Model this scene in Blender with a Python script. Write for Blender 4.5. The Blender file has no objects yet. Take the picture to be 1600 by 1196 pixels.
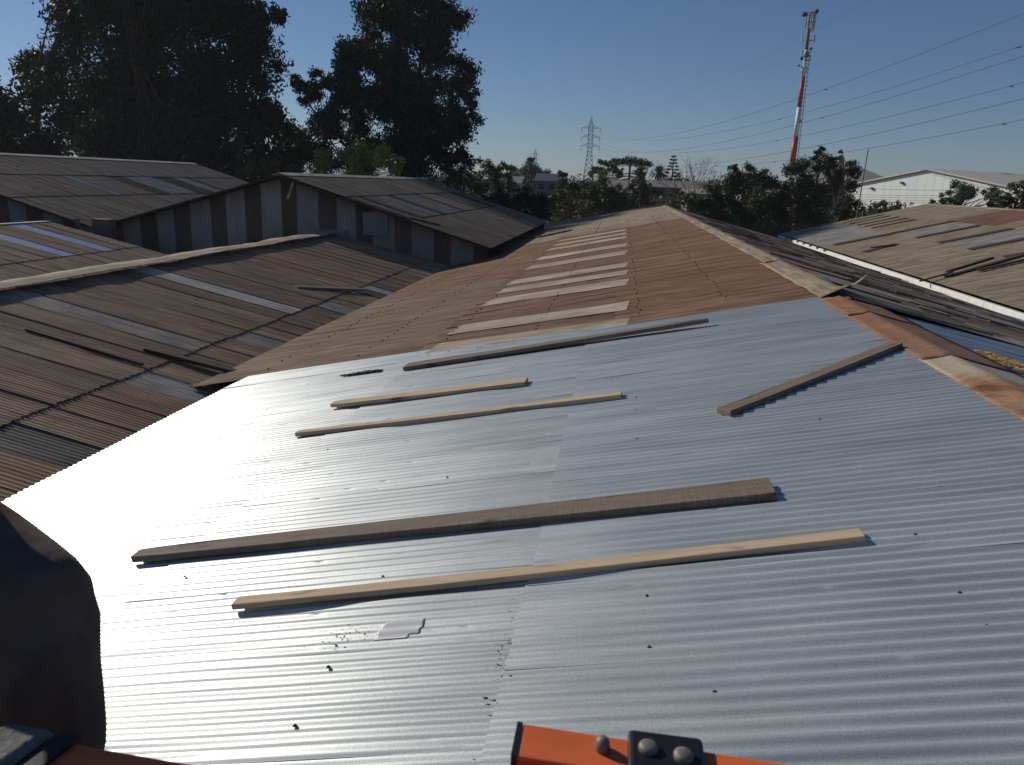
import bpy, math, random
import numpy as np
from mathutils import Vector, Matrix, noise
random.seed(7); rng = np.random.default_rng(7)
PI = math.pi; R = math.radians
SC = bpy.context.scene; COL = SC.collection

# ------------------------------------------------------------------ camera
# The camera sits at the world origin; +Y runs along the ridges, +X right, Z up.
CR = Vector((0.98931, 0.14349, -0.02619))      # replaced below by exact numbers
F = 1180.0
V_ = np.array([975-800, 290-598, F]); N_ = np.array([-152., 4434., F])
AY = V_/np.linalg.norm(V_); AZ = N_-N_.dot(AY)*AY; AZ /= np.linalg.norm(AZ)
AX = np.cross(AZ, AY)
MC = np.stack([AX, AY, -AZ])                   # camera axes (x right, y down, z forward) -> world
def ray(px, py):
    w = MC @ np.array([px-800, py-598, F]); return w/np.linalg.norm(w)
def at(px, py, Y):
    r = ray(px, py); return Vector(r*(Y/r[1]))
cam = bpy.data.cameras.new('camera'); co = bpy.data.objects.new('camera', cam); COL.objects.link(co)
cx, cy, cz = (Vector(MC @ np.array(v)) for v in ((1., 0, 0), (0, -1., 0), (0, 0, -1.)))
co.matrix_world = Matrix(((cx.x, cy.x, cz.x, 0), (cx.y, cy.y, cz.y, 0), (cx.z, cy.z, cz.z, 0), (0, 0, 0, 1)))
cam.sensor_width = 36; cam.lens = F/1600*36; cam.clip_end = 6000; cam.clip_start = 0.05
cam.dof.use_dof = True; cam.dof.focus_distance = 9.0; cam.dof.aperture_fstop = 13.0
SC.camera = co

# ------------------------------------------------------------------ light
SUN = Vector((-0.79, 0.40, 0.46)).normalized()
w = bpy.data.worlds.new('World'); SC.world = w; w.use_nodes = True
wn = w.node_tree.nodes; wl = w.node_tree.links
bg = wn['Background']; sky = wn.new('ShaderNodeTexSky'); sky.sky_type = 'NISHITA'
sky.sun_disc = False; sky.sun_elevation = math.asin(SUN.z); sky.sun_rotation = math.atan2(SUN.x, SUN.y)
sky.air_density = 1.0; sky.dust_density = .35; sky.ozone_density = 7.0; sky.altitude = 1200
wl.new(sky.outputs[0], bg.inputs[0]); bg.inputs[1].default_value = 0.053
sl = bpy.data.lights.new('sun', 'SUN'); sl.energy = 3.1; sl.angle = R(0.5); sl.color = (1, 0.93, 0.82)
so = bpy.data.objects.new('sun', sl); COL.objects.link(so)
so.rotation_euler = SUN.to_track_quat('Z', 'Y').to_euler()
SC.view_settings.view_transform = 'Standard'; SC.view_settings.look = 'None'
SC.view_settings.exposure = 0.12; SC.view_settings.gamma = 1
try: SC.view_settings.use_curve_mapping = False
except Exception: pass

# ------------------------------------------------------------------ helpers
def tag(o, label=None, cat=None, group=None, kind=None):
    if label: o['label'] = label
    if cat: o['category'] = cat
    if group: o['group'] = group
    if kind: o['kind'] = kind
    return o
def empty(name, loc=(0, 0, 0), label=None, cat=None, group=None):
    o = bpy.data.objects.new(name, None); COL.objects.link(o); o.location = loc
    o.empty_display_size = 0.2
    return tag(o, label, cat, group)
def link(name, me, parent=None, mw=None, color=None):
    o = bpy.data.objects.new(name, me); COL.objects.link(o)
    if parent is not None:
        o.parent = parent
        o.matrix_parent_inverse = Matrix.Translation(-Vector(parent.location))
    if mw is not None: o.matrix_basis = mw
    if color is not None: o.color = (*color, 1) if len(color) == 3 else color
    return o
def np_mesh(name, V, Fc, mat=None, smooth=False):
    V = np.asarray(V, dtype=np.float32); Fc = np.asarray(Fc, dtype=np.int32); k = Fc.shape[1]
    me = bpy.data.meshes.new(name)
    me.vertices.add(len(V)); me.vertices.foreach_set('co', V.ravel())
    me.loops.add(Fc.size); me.loops.foreach_set('vertex_index', Fc.ravel())
    me.polygons.add(len(Fc)); me.polygons.foreach_set('loop_start', np.arange(0, Fc.size, k, dtype=np.int32))
    try: me.polygons.foreach_set('loop_total', np.full(len(Fc), k, dtype=np.int32))
    except Exception: pass
    if smooth: me.polygons.foreach_set('use_smooth', np.ones(len(Fc), dtype=bool))
    me.update(calc_edges=True); me.validate()
    if mat: me.materials.append(mat)
    return me
class MB:
    """collects simple solids into ONE mesh"""
    def __init__(s): s.v = []; s.f = []
    def hexa(s, p):                       # 8 corners: bottom 4 ccw, top 4 ccw
        b = len(s.v); s.v += [tuple(q) for q in p]
        for q in ((3, 2, 1, 0), (4, 5, 6, 7), (0, 1, 5, 4), (1, 2, 6, 5), (2, 3, 7, 6), (3, 0, 4, 7)):
            s.f.append(tuple(b+i for i in q))
    def box(s, lo, hi):
        (a, b, c), (d, e, f) = lo, hi
        s.hexa([(a, b, c), (d, b, c), (d, e, c), (a, e, c), (a, b, f), (d, b, f), (d, e, f), (a, e, f)])
    def tube(s, p, q, r0, r1=None, n=8, caps=True):
        if r1 is None: r1 = r0
        p = Vector(p); q = Vector(q); d = (q-p)
        if d.length < 1e-6: return
        d.normalize(); a = d.orthogonal().normalized(); c = d.cross(a); b = len(s.v)
        for P_, r in ((p, r0), (q, r1)):
            for i in range(n):
                t = 2*PI*i/n; s.v.append(tuple(P_ + (a*math.cos(t)+c*math.sin(t))*r))
        for i in range(n):
            j = (i+1) % n; s.f.append((b+i, b+j, b+n+j, b+n+i))
        if caps:
            s.f.append(tuple(b+i for i in reversed(range(n)))); s.f.append(tuple(b+n+i for i in range(n)))
    def path(s, pts, r, n=6):
        for a, b in zip(pts[:-1], pts[1:]): s.tube(a, b, r, r, n)
    def prism(s, poly, off):              # polygon (3d pts) extruded by a vector
        b = len(s.v); n = len(poly); off = Vector(off)
        s.v += [tuple(Vector(p)) for p in poly] + [tuple(Vector(p)+off) for p in poly]
        s.f.append(tuple(b+i for i in reversed(range(n)))); s.f.append(tuple(b+n+i for i in range(n)))
        for i in range(n):
            j = (i+1) % n; s.f.append((b+i, b+j, b+n+j, b+n+i))
    def mesh(s, name, mat, smooth=False):
        me = bpy.data.meshes.new(name); me.from_pydata(s.v, [], s.f); me.update()
        if smooth:
            for p in me.polygons: p.use_smooth = True
        me.materials.append(mat); return me
    def build(s, name, mat, parent=None, smooth=False, color=None):
        return link(name, s.mesh(name, mat, smooth), parent, color=color)
def bevel(o, wd=0.004, seg=2):
    m = o.modifiers.new('bevel', 'BEVEL'); m.width = wd; m.segments = seg; m.limit_method = 'ANGLE'
    return o

# ------------------------------------------------------------------ materials
def newmat(name):
    m = bpy.data.materials.new(name); m.use_nodes = True
    nt = m.node_tree; b = nt.nodes['Principled BSDF']
    return m, nt, b
def nd(nt, t, **kw):
    n = nt.nodes.new(t)
    for k, v in kw.items(): setattr(n, k, v)
    return n
def ramp(nt, src, stops):
    r = nd(nt, 'ShaderNodeValToRGB'); e = r.color_ramp.elements
    e[0].position = stops[0][0]; e[0].color = (*stops[0][1], 1)
    e[1].position = stops[1][0]; e[1].color = (*stops[1][1], 1)
    for p, c in stops[2:]:
        x = e.new(p); x.color = (*c, 1)
    nt.links.new(src, r.inputs[0]); return r.outputs[0]
def mixc(nt, fac, a, b, mode='MIX'):
    m = nd(nt, 'ShaderNodeMix', data_type='RGBA', blend_type=mode)
    for s, v in ((m.inputs[0], fac), (m.inputs[6], a), (m.inputs[7], b)):
        if isinstance(v, (int, float)): s.default_value = v
        elif isinstance(v, tuple): s.default_value = (*v, 1)
        else: nt.links.new(v, s)
    return m.outputs[2]
def coords(nt, scale, kind='Object', rnd=True):
    tc = nd(nt, 'ShaderNodeTexCoord'); mp = nd(nt, 'ShaderNodeMapping'); mp.inputs['Scale'].default_value = scale
    nt.links.new(tc.outputs[kind], mp.inputs['Vector'])
    if rnd:
        oi = nd(nt, 'ShaderNodeObjectInfo'); mu = nd(nt, 'ShaderNodeMath', operation='MULTIPLY'); mu.inputs[1].default_value = 37.0
        nt.links.new(oi.outputs['Random'], mu.inputs[0])
        cb = nd(nt, 'ShaderNodeCombineXYZ')
        for i in range(3): nt.links.new(mu.outputs[0], cb.inputs[i])
        nt.links.new(cb.outputs[0], mp.inputs['Location'])
    return mp.outputs[0]
def noi(nt, vec, scale, detail=4, rough=0.55, dist=0):
    n = nd(nt, 'ShaderNodeTexNoise'); n.inputs['Scale'].default_value = scale; n.inputs['Detail'].default_value = detail
    n.inputs['Roughness'].default_value = rough; n.inputs['Distortion'].default_value = dist
    if vec is not None: nt.links.new(vec, n.inputs['Vector'])
    return n.outputs['Fac']
def bump(nt, b, h, strength, dist=0.01):
    n = nd(nt, 'ShaderNodeBump'); n.inputs['Strength'].default_value = strength; n.inputs['Distance'].default_value = dist
    nt.links.new(h, n.inputs['Height']); nt.links.new(n.outputs[0], b.inputs['Normal'])
def spec(b, v):
    b.inputs['Specular IOR Level'].default_value = v

def mat_zinc():
    m, nt, b = newmat('galvanised_zinc')
    st = coords(nt, (6, 0.5, 6)); sp = coords(nt, (1, 1, 1))
    a = noi(nt, st, 1.2, 3); c = noi(nt, sp, 160, 2, .6); g = noi(nt, sp, 1.3, 4)
    oi = nd(nt, 'ShaderNodeObjectInfo')
    col = ramp(nt, a, [(.3, (.58, .60, .61)), (.7, (.80, .81, .80))])
    col = mixc(nt, .5, col, ramp(nt, c, [(.35, (.55, .55, .55)), (.65, (1, 1, 1))]), 'MULTIPLY')
    col = mixc(nt, 1, col, oi.outputs['Color'], 'MULTIPLY')
    dirt = ramp(nt, noi(nt, coords(nt, (9, .8, 9)), 1.5, 5, .65), [(.62, (0, 0, 0)), (.8, (1, 1, 1))])
    col = mixc(nt, dirt, col, (.36, .35, .33))
    nt.links.new(col, b.inputs['Base Color'])
    b.inputs['Metallic'].default_value = 0.68
    rr = nd(nt, 'ShaderNodeMapRange'); rr.inputs[3].default_value = .42; rr.inputs[4].default_value = .54
    nt.links.new(g, rr.inputs[0]); nt.links.new(rr.outputs[0], b.inputs['Roughness'])
    bump(nt, b, c, .12, .002)
    return m
def mat_old(name='weathered_sheet'):
    """painted / dusty old corrugated sheet: object colour, streaks down the slope, rust blotches"""
    m, nt, b = newmat(name)
    oi = nd(nt, 'ShaderNodeObjectInfo')
    st = noi(nt, coords(nt, (5, .35, 5)), 2.2, 5, .65)
    bl = noi(nt, coords(nt, (1, .6, 1)), 1.6, 6, .6, .4)
    fi = noi(nt, coords(nt, (1, 1, 1)), 45, 3, .6)
    col = mixc(nt, 1, oi.outputs['Color'], ramp(nt, st, [(.32, (.5, .48, .46)), (.7, (1.2, 1.2, 1.18))]), 'MULTIPLY')
    col = mixc(nt, 1, col, ramp(nt, bl, [(.3, (.72, .69, .66)), (.7, (1.18, 1.15, 1.1))]), 'MULTIPLY')
    col = mixc(nt, .5, col, ramp(nt, fi, [(.3, (.7, .7, .7)), (.7, (1.15, 1.15, 1.15))]), 'MULTIPLY')
    nt.links.new(col, b.inputs['Base Color'])
    b.inputs['Roughness'].default_value = .82; spec(b, .25)
    bump(nt, b, fi, .25, .004)
    return m
def mat_rust(lo=.36, hi=.6, name='rusty_ridge_metal'):
    m, nt, b = newmat(name)
    v = coords(nt, (1, 1, 1), rnd=True)
    a = noi(nt, v, 1.1, 7, .62, .6); c = noi(nt, v, 30, 4, .7); oi = nd(nt, 'ShaderNodeObjectInfo')
    rust = ramp(nt, noi(nt, v, 3.5, 6, .6, .3), [(.3, (.13, .06, .03)), (.55, (.33, .15, .07)), (.75, (.47, .24, .12))])
    col = mixc(nt, ramp(nt, a, [(lo, (0, 0, 0)), (hi, (1, 1, 1))]), oi.outputs['Color'], rust)
    col = mixc(nt, .6, col, ramp(nt, c, [(.3, (.6, .6, .6)), (.7, (1.15, 1.15, 1.15))]), 'MULTIPLY')
    nt.links.new(col, b.inputs['Base Color']); b.inputs['Roughness'].default_value = .8; spec(b, .25)
    bump(nt, b, c, .4, .004)
    return m
def mat_wood(name, dark, light, saw=False):
    m, nt, b = newmat(name)
    v = coords(nt, (1.2, 26, 26)); g = noi(nt, v, 1.6, 6, .65, .3)
    f = noi(nt, coords(nt, (1, 1, 1)), 60, 3)
    col = ramp(nt, g, [(.28, dark), (.72, light)])
    if saw:
        s = noi(nt, coords(nt, (60, 1.5, 1.5)), 1.4, 3, .6)
        col = mixc(nt, .75, col, ramp(nt, s, [(.38, (.76, .75, .73)), (.6, (1.08, 1.08, 1.08))]), 'MULTIPLY')
    kn = noi(nt, coords(nt, (2.2, 9, 9)), 1.0, 2)
    col = mixc(nt, ramp(nt, kn, [(.62, (0, 0, 0)), (.74, (1, 1, 1))]), col, tuple(x*.45 for x in dark))
    nt.links.new(col, b.inputs['Base Color']); b.inputs['Roughness'].default_value = .75; spec(b, .3)
    bump(nt, b, g, .35, .003)
    return m
def mat_flat(name, col, rough=.7, metal=0, sp=.4, nscale=8, amt=.25, stretch=(1, 1, 1), bmp=.15, usecol=False):
    m, nt, b = newmat(name)
    n = noi(nt, coords(nt, stretch), nscale, 5, .6)
    base = col
    if usecol:
        oi = nd(nt, 'ShaderNodeObjectInfo'); base = oi.outputs['Color']
    c = mixc(nt, 1, base, ramp(nt, n, [(.25, (1-amt,)*3), (.75, (1+amt,)*3)]), 'MULTIPLY')
    nt.links.new(c, b.inputs['Base Color']); b.inputs['Roughness'].default_value = rough
    b.inputs['Metallic'].default_value = metal; spec(b, sp)
    if bmp: bump(nt, b, n, bmp, .01)
    return m
def mat_leaf(name):
    m, nt, b = newmat(name)
    oi = nd(nt, 'ShaderNodeObjectInfo'); geo = nd(nt, 'ShaderNodeNewGeometry')
    n = noi(nt, coords(nt, (1, 1, 1), rnd=False), .55, 4, .6)
    c = mixc(nt, 1, oi.outputs['Color'], ramp(nt, n, [(.3, (.6, .62, .55)), (.7, (1.35, 1.3, 1.15))]), 'MULTIPLY')
    c = mixc(nt, 1, c, ramp(nt, geo.outputs['Random Per Island'], [(0, (.65, .65, .6)), (1, (1.35, 1.35, 1.3))]), 'MULTIPLY')
    nt.links.new(c, b.inputs['Base Color']); b.inputs['Roughness'].default_value = .55; spec(b, .35)
    tr = nd(nt, 'ShaderNodeBsdfTranslucent'); nt.links.new(mixc(nt, 1, c, (1.0, 1.15, .55), 'MULTIPLY'), tr.inputs['Color'])
    ms = nd(nt, 'ShaderNodeMixShader'); ms.inputs[0].default_value = .22
    nt.links.new(b.outputs[0], ms.inputs[1]); nt.links.new(tr.outputs[0], ms.inputs[2])
    nt.links.new(ms.outputs[0], nt.nodes['Material Output'].inputs['Surface'])
    return m
def mat_panel():
    m, nt, b = newmat('weathered_wall_panel'); oi = nd(nt, 'ShaderNodeObjectInfo')
    st = noi(nt, coords(nt, (6, 6, .5)), 2.0, 5, .6)
    bl = noi(nt, coords(nt, (1, 1, .6)), 1.1, 4, .6)
    col = mixc(nt, 1, oi.outputs['Color'], ramp(nt, st, [(.3, (.78, .77, .76)), (.7, (1.12, 1.12, 1.12))]), 'MULTIPLY')
    col = mixc(nt, 1, col, ramp(nt, bl, [(.3, (.85, .83, .8)), (.7, (1.1, 1.1, 1.1))]), 'MULTIPLY')
    nt.links.new(col, b.inputs['Base Color']); b.inputs['Roughness'].default_value = .8; spec(b, .25)
    return m
PANEL = mat_panel()
ZINC = mat_zinc(); OLD = mat_old(); RUST = mat_rust(); RUST2 = mat_rust(.52, .66, 'partly_rusted_ridge_metal')
WOODL = mat_wood('fresh_pine', (.42, .30, .19), (.62, .48, .33))
WOODD = mat_wood('weathered_sawn_wood', (.13, .10, .075), (.25, .20, .155), saw=True)
WOODG = mat_wood('grey_old_wood', (.12, .095, .07), (.26, .21, .16))
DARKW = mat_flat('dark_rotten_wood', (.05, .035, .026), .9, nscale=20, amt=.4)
BARK = mat_flat('bark', (.075, .058, .045), .9, nscale=6, amt=.4, stretch=(1, 1, .2))
LEAF = mat_leaf('leaves')
SCREW = mat_flat('rusty_screw', (.07, .05, .04), .6, .4)
WHITEP = mat_flat('white_paint', (.74, .74, .70), .6, nscale=3, amt=.12)
WHITEP_C = mat_flat('painted_sheet', (.7, .7, .7), .6, nscale=2, amt=.1, usecol=True)
STEEL = mat_flat('galvanised_steel', (.22, .24, .26), .5, .6)
STEELD = mat_flat('grey_steel', (.07, .085, .11), .6, .3)
REDP = mat_flat('red_paint', (.42, .07, .06), .5, nscale=2, amt=.15)
WIRE = mat_flat('wire', (.05, .055, .06), .6, .3, bmp=0)
CONC = mat_flat('concrete', (.27, .25, .22), .9, nscale=5)
BRICK = mat_flat('brick_wall', (.20, .14, .10), .9, nscale=12)
ORANGE = mat_flat('orange_fibreglass', (.74, .15, .04), .5, sp=.4, nscale=14, amt=.22, stretch=(.3, 1, 1), bmp=.06)
RUBBER = mat_flat('black_plastic', (.012, .012, .014), .45, nscale=40, amt=.3, bmp=.05)
GREYCAP = mat_flat('dusty_grey_rubber', (.16, .155, .14), .9, nscale=60, amt=.5, bmp=.6)
BOLT = mat_flat('dull_bolt_steel', (.22, .20, .17), .6, .4, nscale=60, amt=.3)
CLOTH = mat_flat('dark_work_cloth', (.13, .10, .08), .95, sp=.1, nscale=14, amt=.4, bmp=.35)
SKIN = mat_flat('skin', (.32, .17, .11), .6, nscale=12, amt=.08)
HAIR = mat_flat('dark_hair', (.015, .011, .009), .6, nscale=50)
PLAST = mat_flat('clear_patch', (.72, .72, .70), .35, sp=.5, nscale=5, amt=.06)

# ------------------------------------------------------------------ corrugated sheets
PITCH = 0.076; AMP = 0.0085; EFF = PITCH*9      # 0.684 m cover
def grid_faces(nu, nv):
    i = np.arange(nu-1)[:, None]; j = np.arange(nv-1)[None, :]; a = i*nv+j
    return np.stack([a, a+nv, a+nv+1, a+1], -1).reshape(-1, 4)
def sheet_mesh(nwaves, L, seg=6, rows=4, mat=OLD, warp=0.002, dents=0, seed=0, amp=AMP, torn=0, tilt=.0026):
    """local x across the waves, y down the slope, z out of the roof; folded rim gives it an edge"""
    r = np.random.default_rng(seed)
    nu = nwaves*seg+1; nv = rows+1
    u = np.linspace(0, nwaves*PITCH, nu); v = np.linspace(0, L, nv)
    U, Vv = np.meshgrid(u, v, indexing='ij')
    ph = 2*PI*U/PITCH
    Z = amp*np.cos(ph) + (tilt*U/u[-1] if tilt > 0 else -tilt*(1-U/u[-1]))
    Z += warp*(np.sin(Vv*2.1+r.uniform(0, 6))*np.sin(U*5+r.uniform(0, 6)) + .6*np.sin(Vv*5.3+U*3+r.uniform(0, 6)))
    Uo = U + 0.0018*np.sin(Vv*3.1+r.uniform(0, 6)+U*2)
    if warp > .001:                                      # each wave leans a little differently
        k = np.clip((U/PITCH).astype(int), 0, nwaves); wv = r.normal(0, .0016, nwaves+1)
        Z += wv[k]*np.sin(ph/2)**2*np.sin(Vv*1.7+k)
    for _ in range(dents):
        du, dv = r.uniform(.03, u[-1]-.03), r.uniform(.06, L-.06)
        du = round(du/PITCH)*PITCH
        s = r.uniform(.007, .013); sv = s*r.uniform(1.0, 2.2); dpt = r.uniform(.004, .009)
        Z -= dpt*np.exp(-((U-du)/s)**2-((Vv-dv)/sv)**2)
    if torn:
        Vv = Vv.copy(); Vv[:, -1] += r.uniform(-torn, torn*.3, nu)
    P_ = np.stack([Uo, Vv, Z], -1).reshape(-1, 3)
    Fc = grid_faces(nu, nv)
    idx = np.arange(nu*nv).reshape(nu, nv)
    loop = np.concatenate([idx[:, 0], idx[-1, 1:], idx[::-1, -1][1:], idx[0, ::-1][1:-1]])
    rim = P_[loop].copy(); rim[:, 2] -= 0.0022
    b = len(P_); n = len(loop); k = np.arange(n); kn = (k+1) % n
    Fr = np.stack([b+k, b+n+k, b+n+kn, b+kn], -1)
    return np_mesh('corrugated_sheet', np.vstack([P_, P_[loop], rim]), np.vstack([Fc, Fr]), mat, True)
class Slope:
    """one roof plane; side -1 falls to -x, +1 falls to +x. 'ridge' x,z ; alpha in degrees"""
    def __init__(s, xr, zr, alpha, side):
        s.xr, s.zr, s.side = xr, zr, side; a = R(alpha); s.c, s.s = math.cos(a), math.sin(a); s.t = math.tan(a)
    def z(s, x): return s.zr - s.t*abs(x-s.xr)
    def mat(s, x, y0, y1, lift=0.0, rot=0.0):
        """frame with origin on the upper edge (at x), u along y"""
        U = Vector((0, -s.side, 0)); S = Vector((s.side*s.c, 0, -s.s)); Nn = U.cross(S)
        o = Vector((x, y1 if s.side > 0 else y0, s.z(x))) + Nn*lift
        M = Matrix(((U.x, S.x, Nn.x, o.x), (U.y, S.y, Nn.y, o.y), (U.z, S.z, Nn.z, o.z), (0, 0, 0, 1)))
        return M @ Matrix.Rotation(rot, 4, 'Z')
    def pt(s, x, y, h=0.0):
        return Vector((x, y, s.z(x))) + Vector((s.side*s.s, 0, s.c))*h
_cache = {}
def shared(nw, L, seg, rows, mat, var, **kw):
    key = (nw, round(L, 2), seg, rows, mat.name, var, tuple(sorted(kw.items())))
    if key not in _cache: _cache[key] = sheet_mesh(nw, L, seg, rows, mat, seed=hash(key[:4]) % 1000+var*17, **kw)
    return _cache[key]
def roof_rows(parent, sl, rows, y0, y1, colf, seg=6, limit_y=1e9, mats=None, jit=.012, name='roof_sheet', eff=EFF, rows_v=4, torn=.0, tilt=.0035, rl=.0045, skip=False):
    """rows: list of (x_top, x_bottom) going down the slope; upper rows lie on top. Far sheets are joined."""
    nw = round(eff/PITCH); far = {}
    for ri, (xa, xb) in enumerate(rows):
        L = abs(xb-xa)/sl.c + (.16 if ri < len(rows)-1 else .05)
        nc = int(round((y1-y0)/eff))
        for c in range(nc):
            if skip and c == 0 and ri == len(rows)-1: continue
            ya = y0+c*eff; col, mt = colf(ri, c, ya+eff/2)
            lift = AMP + (len(rows)-1-ri)*rl + (c % 2)*.0001
            var = random.randint(0, 3)
            if ya < limit_y:
                me = shared(nw+1, L, seg, rows_v, mt, var, torn=torn, tilt=tilt*sl.side*(.25, 1.0, .5, 1.5)[var])
                M = sl.mat(xa + sl.side*random.uniform(-.2, 1)*jit, ya, ya+eff, lift, random.uniform(-1, 1)*.0025)
                link(name, me, parent, M, col)
            else:
                me = shared(nw+1, L, 4, 1, mt, 0)
                n = len(me.vertices); a = np.empty(n*3, np.float32); me.vertices.foreach_get('co', a); a = a.reshape(-1, 3)
                M = np.array(sl.mat(xa, ya, ya+eff, lift)); a = a@M[:3, :3].T+M[:3, 3]
                f = np.empty(len(me.polygons)*4, np.int32); me.polygons.foreach_get('vertices', f)
                key = (mt.name, tuple(np.round(col, 3)), ri)
                L_ = far.setdefault(key, [[], [], 0, mt, col]); L_[0].append(a); L_[1].append(f.reshape(-1, 4)+L_[2]); L_[2] += n
    for vs, fs, n, mt, col in far.values():
        o = link('far_roof_sheets', np_mesh('far_roof_sheets', np.vstack(vs), np.vstack(fs), mt, True), parent, color=col)
        tag(o, kind='stuff')
def gable_wall(parent, xl, xr, y, topz, zb, cols, start, wd=.78, face=-1):
    """vertical corrugated panels side by side, each its own part, cut along the roof line"""
    x = xl; k = start
    while x < xr-.05:
        x2 = min(x+wd+random.uniform(-.07, .07)+(.06 if k % 2 else -.06), xr); n = max(4, int((x2-x)/PITCH*5))
        us = np.linspace(x, x2, n); zt = np.array([topz(q) for q in us])
        off = .004*(k % 2)+random.uniform(0, .006)
        yy = y + face*(AMP*np.cos(2*PI*us/PITCH)+off)
        jb = random.uniform(-.02, .02)
        top = np.stack([us, yy, zt], -1); mid = np.stack([us, yy+face*.004, (zt+zb)/2], -1); bot = np.stack([us, yy, np.full(n, zb+jb)], -1)
        bk = top.copy(); bk[:, 1] -= face*.003
        Vx = np.vstack([top, mid, bot, bk]); i = np.arange(n-1)
        Fc = np.vstack([np.stack([i+a*n, i+b*n, i+b*n+1, i+a*n+1], -1) for a, b in ((0, 1), (1, 2), (3, 0))])
        c = cols[k % len(cols)]; v = random.uniform(.85, 1.12)
        link('wall_panel', np_mesh('wall_panel', Vx, Fc, PANEL, True), parent, color=tuple(q*v for q in c))
        x = x2; k += 1

BROWN = (.30, .19, .13); BROWN2 = (.25, .165, .115); BEIGE = (.42, .345, .27); DKBR = (.135, .098, .076)
GREYB = (.115, .10, .09); LGREY = (.34, .34, .33); ZG = (.23, .25, .28)
def vary(c, a=.1):
    k = random.uniform(1-a, 1+a); return (c[0]*k, c[1]*k*random.uniform(.98, 1.02), c[2]*k*random.uniform(.96, 1.04))

GZ = -7.0
# ------------------------------------------------------------------ ground
g = MB(); nG = 40
xs = np.linspace(-1, 1, nG); ext = np.sign(xs)*np.abs(xs)**2*2600
VV = [(x, y+600, GZ) for x in ext for y in ext]
GRND = mat_flat('dry_ground', (.16, .13, .09), .95, nscale=.08, amt=.4)
tag(link('ground', np_mesh('ground', VV, grid_faces(nG, nG), GRND)), kind='structure')

# ------------------------------------------------------------------ building 1: the long shed under the camera
SHED = empty('workshop_shed', (-1.4, 30, GZ), 'long low shed in the middle, new shiny zinc sheets near and rust brown roof behind', 'shed')
XR = 2.78; ZR = -1.322
SL = Slope(XR, ZR, 12, -1)
def zl(x): return ZR - .21256*(XR-x)
# new zinc, three rows, own meshes with dents
ends = {0: 10.204, 1: 10.432, 2: 10.66}
for ri, (xa, xb) in enumerate(((2.72, -.30), (-.30, -2.68), (-2.68, -5.63))):
    for c in range(13):
        y1 = ends[ri]-c*EFF; y0 = y1-EFF
        if y1 < 1.9: continue
        L = (xa-xb)/SL.c + (.04 if ri < 2 else 0)+(.13 if ri else 0)
        if ri > 0: L -= 0
        near = y0 < 6
        me = sheet_mesh(10, L, 10 if near else 8, 120 if near else 60, ZINC, warp=.0016, amp=.0066, tilt=-.0007, dents=random.randint(3, 8) if ri else random.randint(2, 5), seed=100+ri*20+c)
        M = SL.mat(xa+(.13 if ri else 0)+random.uniform(-.012, .012), y0, y1, .020+(2-ri)*.0065+.0003*(c % 2), random.uniform(-.0006, .0006) - (.012 if c == 0 else 0))
        v = random.uniform(.93, 1.05)*(1.0, .99, 1.02)[ri]
        link('zinc_sheet', me, SHED, M, (v*.975, v*1.005, v*.985))
# old rust-brown part
strips = [(10.3, 10.9), (11.65, 12.45), (14.65, 15.65), (16.45, 17.3), (18.0, 19.0), (21.4, 22.6), (24.3, 25.5), (28.1, 29.2), (30.3, 31.4), (32.8, 33.8)]
def col_left(ri, c, y):
    lim = (35.0, 36.0, 35.5)[ri]
    if y > lim:
        if ri == 1 and c % 3 == 0: return vary((.36, .31, .25), .1), OLD
        return vary(BEIGE, .1), OLD
    if ri == 1: return vary(BROWN, .1), OLD
    if ri == 2 and y < 20: return vary((.30, .215, .16), .08), OLD
    return vary((.32, .19, .125), .10), OLD
OY0 = 9.9
SLO = Slope(2.94, ZR+.21256*.16, 12, -1)
roof_rows(SHED, SLO, [(2.93, .17), (.17, -2.72), (-2.72, -6.45)], OY0, 60.6, col_left, 6, 38, tilt=.0016, skip=True)
# pale skylight strips laid over the middle row
for a, b in strips:
    nw = max(4, int(round((b-a)/PITCH))); me = sheet_mesh(nw, 2.95, 6, 6, OLD, seed=int(a*10), torn=.05)
    M = SL.mat(.17, a, b, AMP+.015, -.07+random.uniform(-.006, .006))
    link('pale_strip', me, SHED, M, vary((.62, .52, .41), .06))
# screws on the purlin lines
mb = MB()
def screw_line(sl, x, ya, yb, step, prob, h=.02, r=.012, hh=.012):
    y = ya
    while y < yb:
        if random.random() < prob:
            q = sl.pt(x+random.uniform(-.03, .03), round(y/PITCH)*PITCH+random.uniform(-.008, .008), h); n = Vector((sl.side*sl.s, 0, sl.c))
            mb.tube(q, q+n*hh, r*1.3, r*.7, 6)
        y += step
for x in (1.6, .35, -1.15, -2.62, -3.95, -5.5): screw_line(SL, x, 11.2, 45, .30, .75, .018, .012, .022)
tag(mb.build('roofing_screws', SCREW, SHED), kind='stuff')
mb = MB()
for x, y in ((-1.158, 2.807), (-1.146, 2.421), (-1.163, 3.625), (.239, 2.785), (.241, 3.19), (.463, 2.476), (1.481, 2.767), (1.483, 3.011), (1.498, 3.548), (1.482, 3.908), (.243, 6.615), (.236, 6.214), (.234, 5.455), (.219, 5.108), (-1.139, 5.1), (1.489, 4.674), (-4.062, 7.11), (-2.505, 3.869), (1.5, 5.4), (1.5, 6.2), (.24, 7.6), (.24, 8.7), (-2.5, 6.2), (-4.05, 5.9), (-4.05, 8.2), (-1.15, 7.4), (-1.15, 8.6), (-2.5, 9.1), (-4.05, 9.4)):
    q = SL.pt(x, y, .030); n = Vector((-SL.s, 0, SL.c)); mb.tube(q, q+n*.002, .0095, .009, 10); mb.tube(q+n*.002, q+n*.008, .0055, .0045, 6)
tag(mb.build('zinc_screws', SCREW, SHED), kind='stuff')
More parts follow.
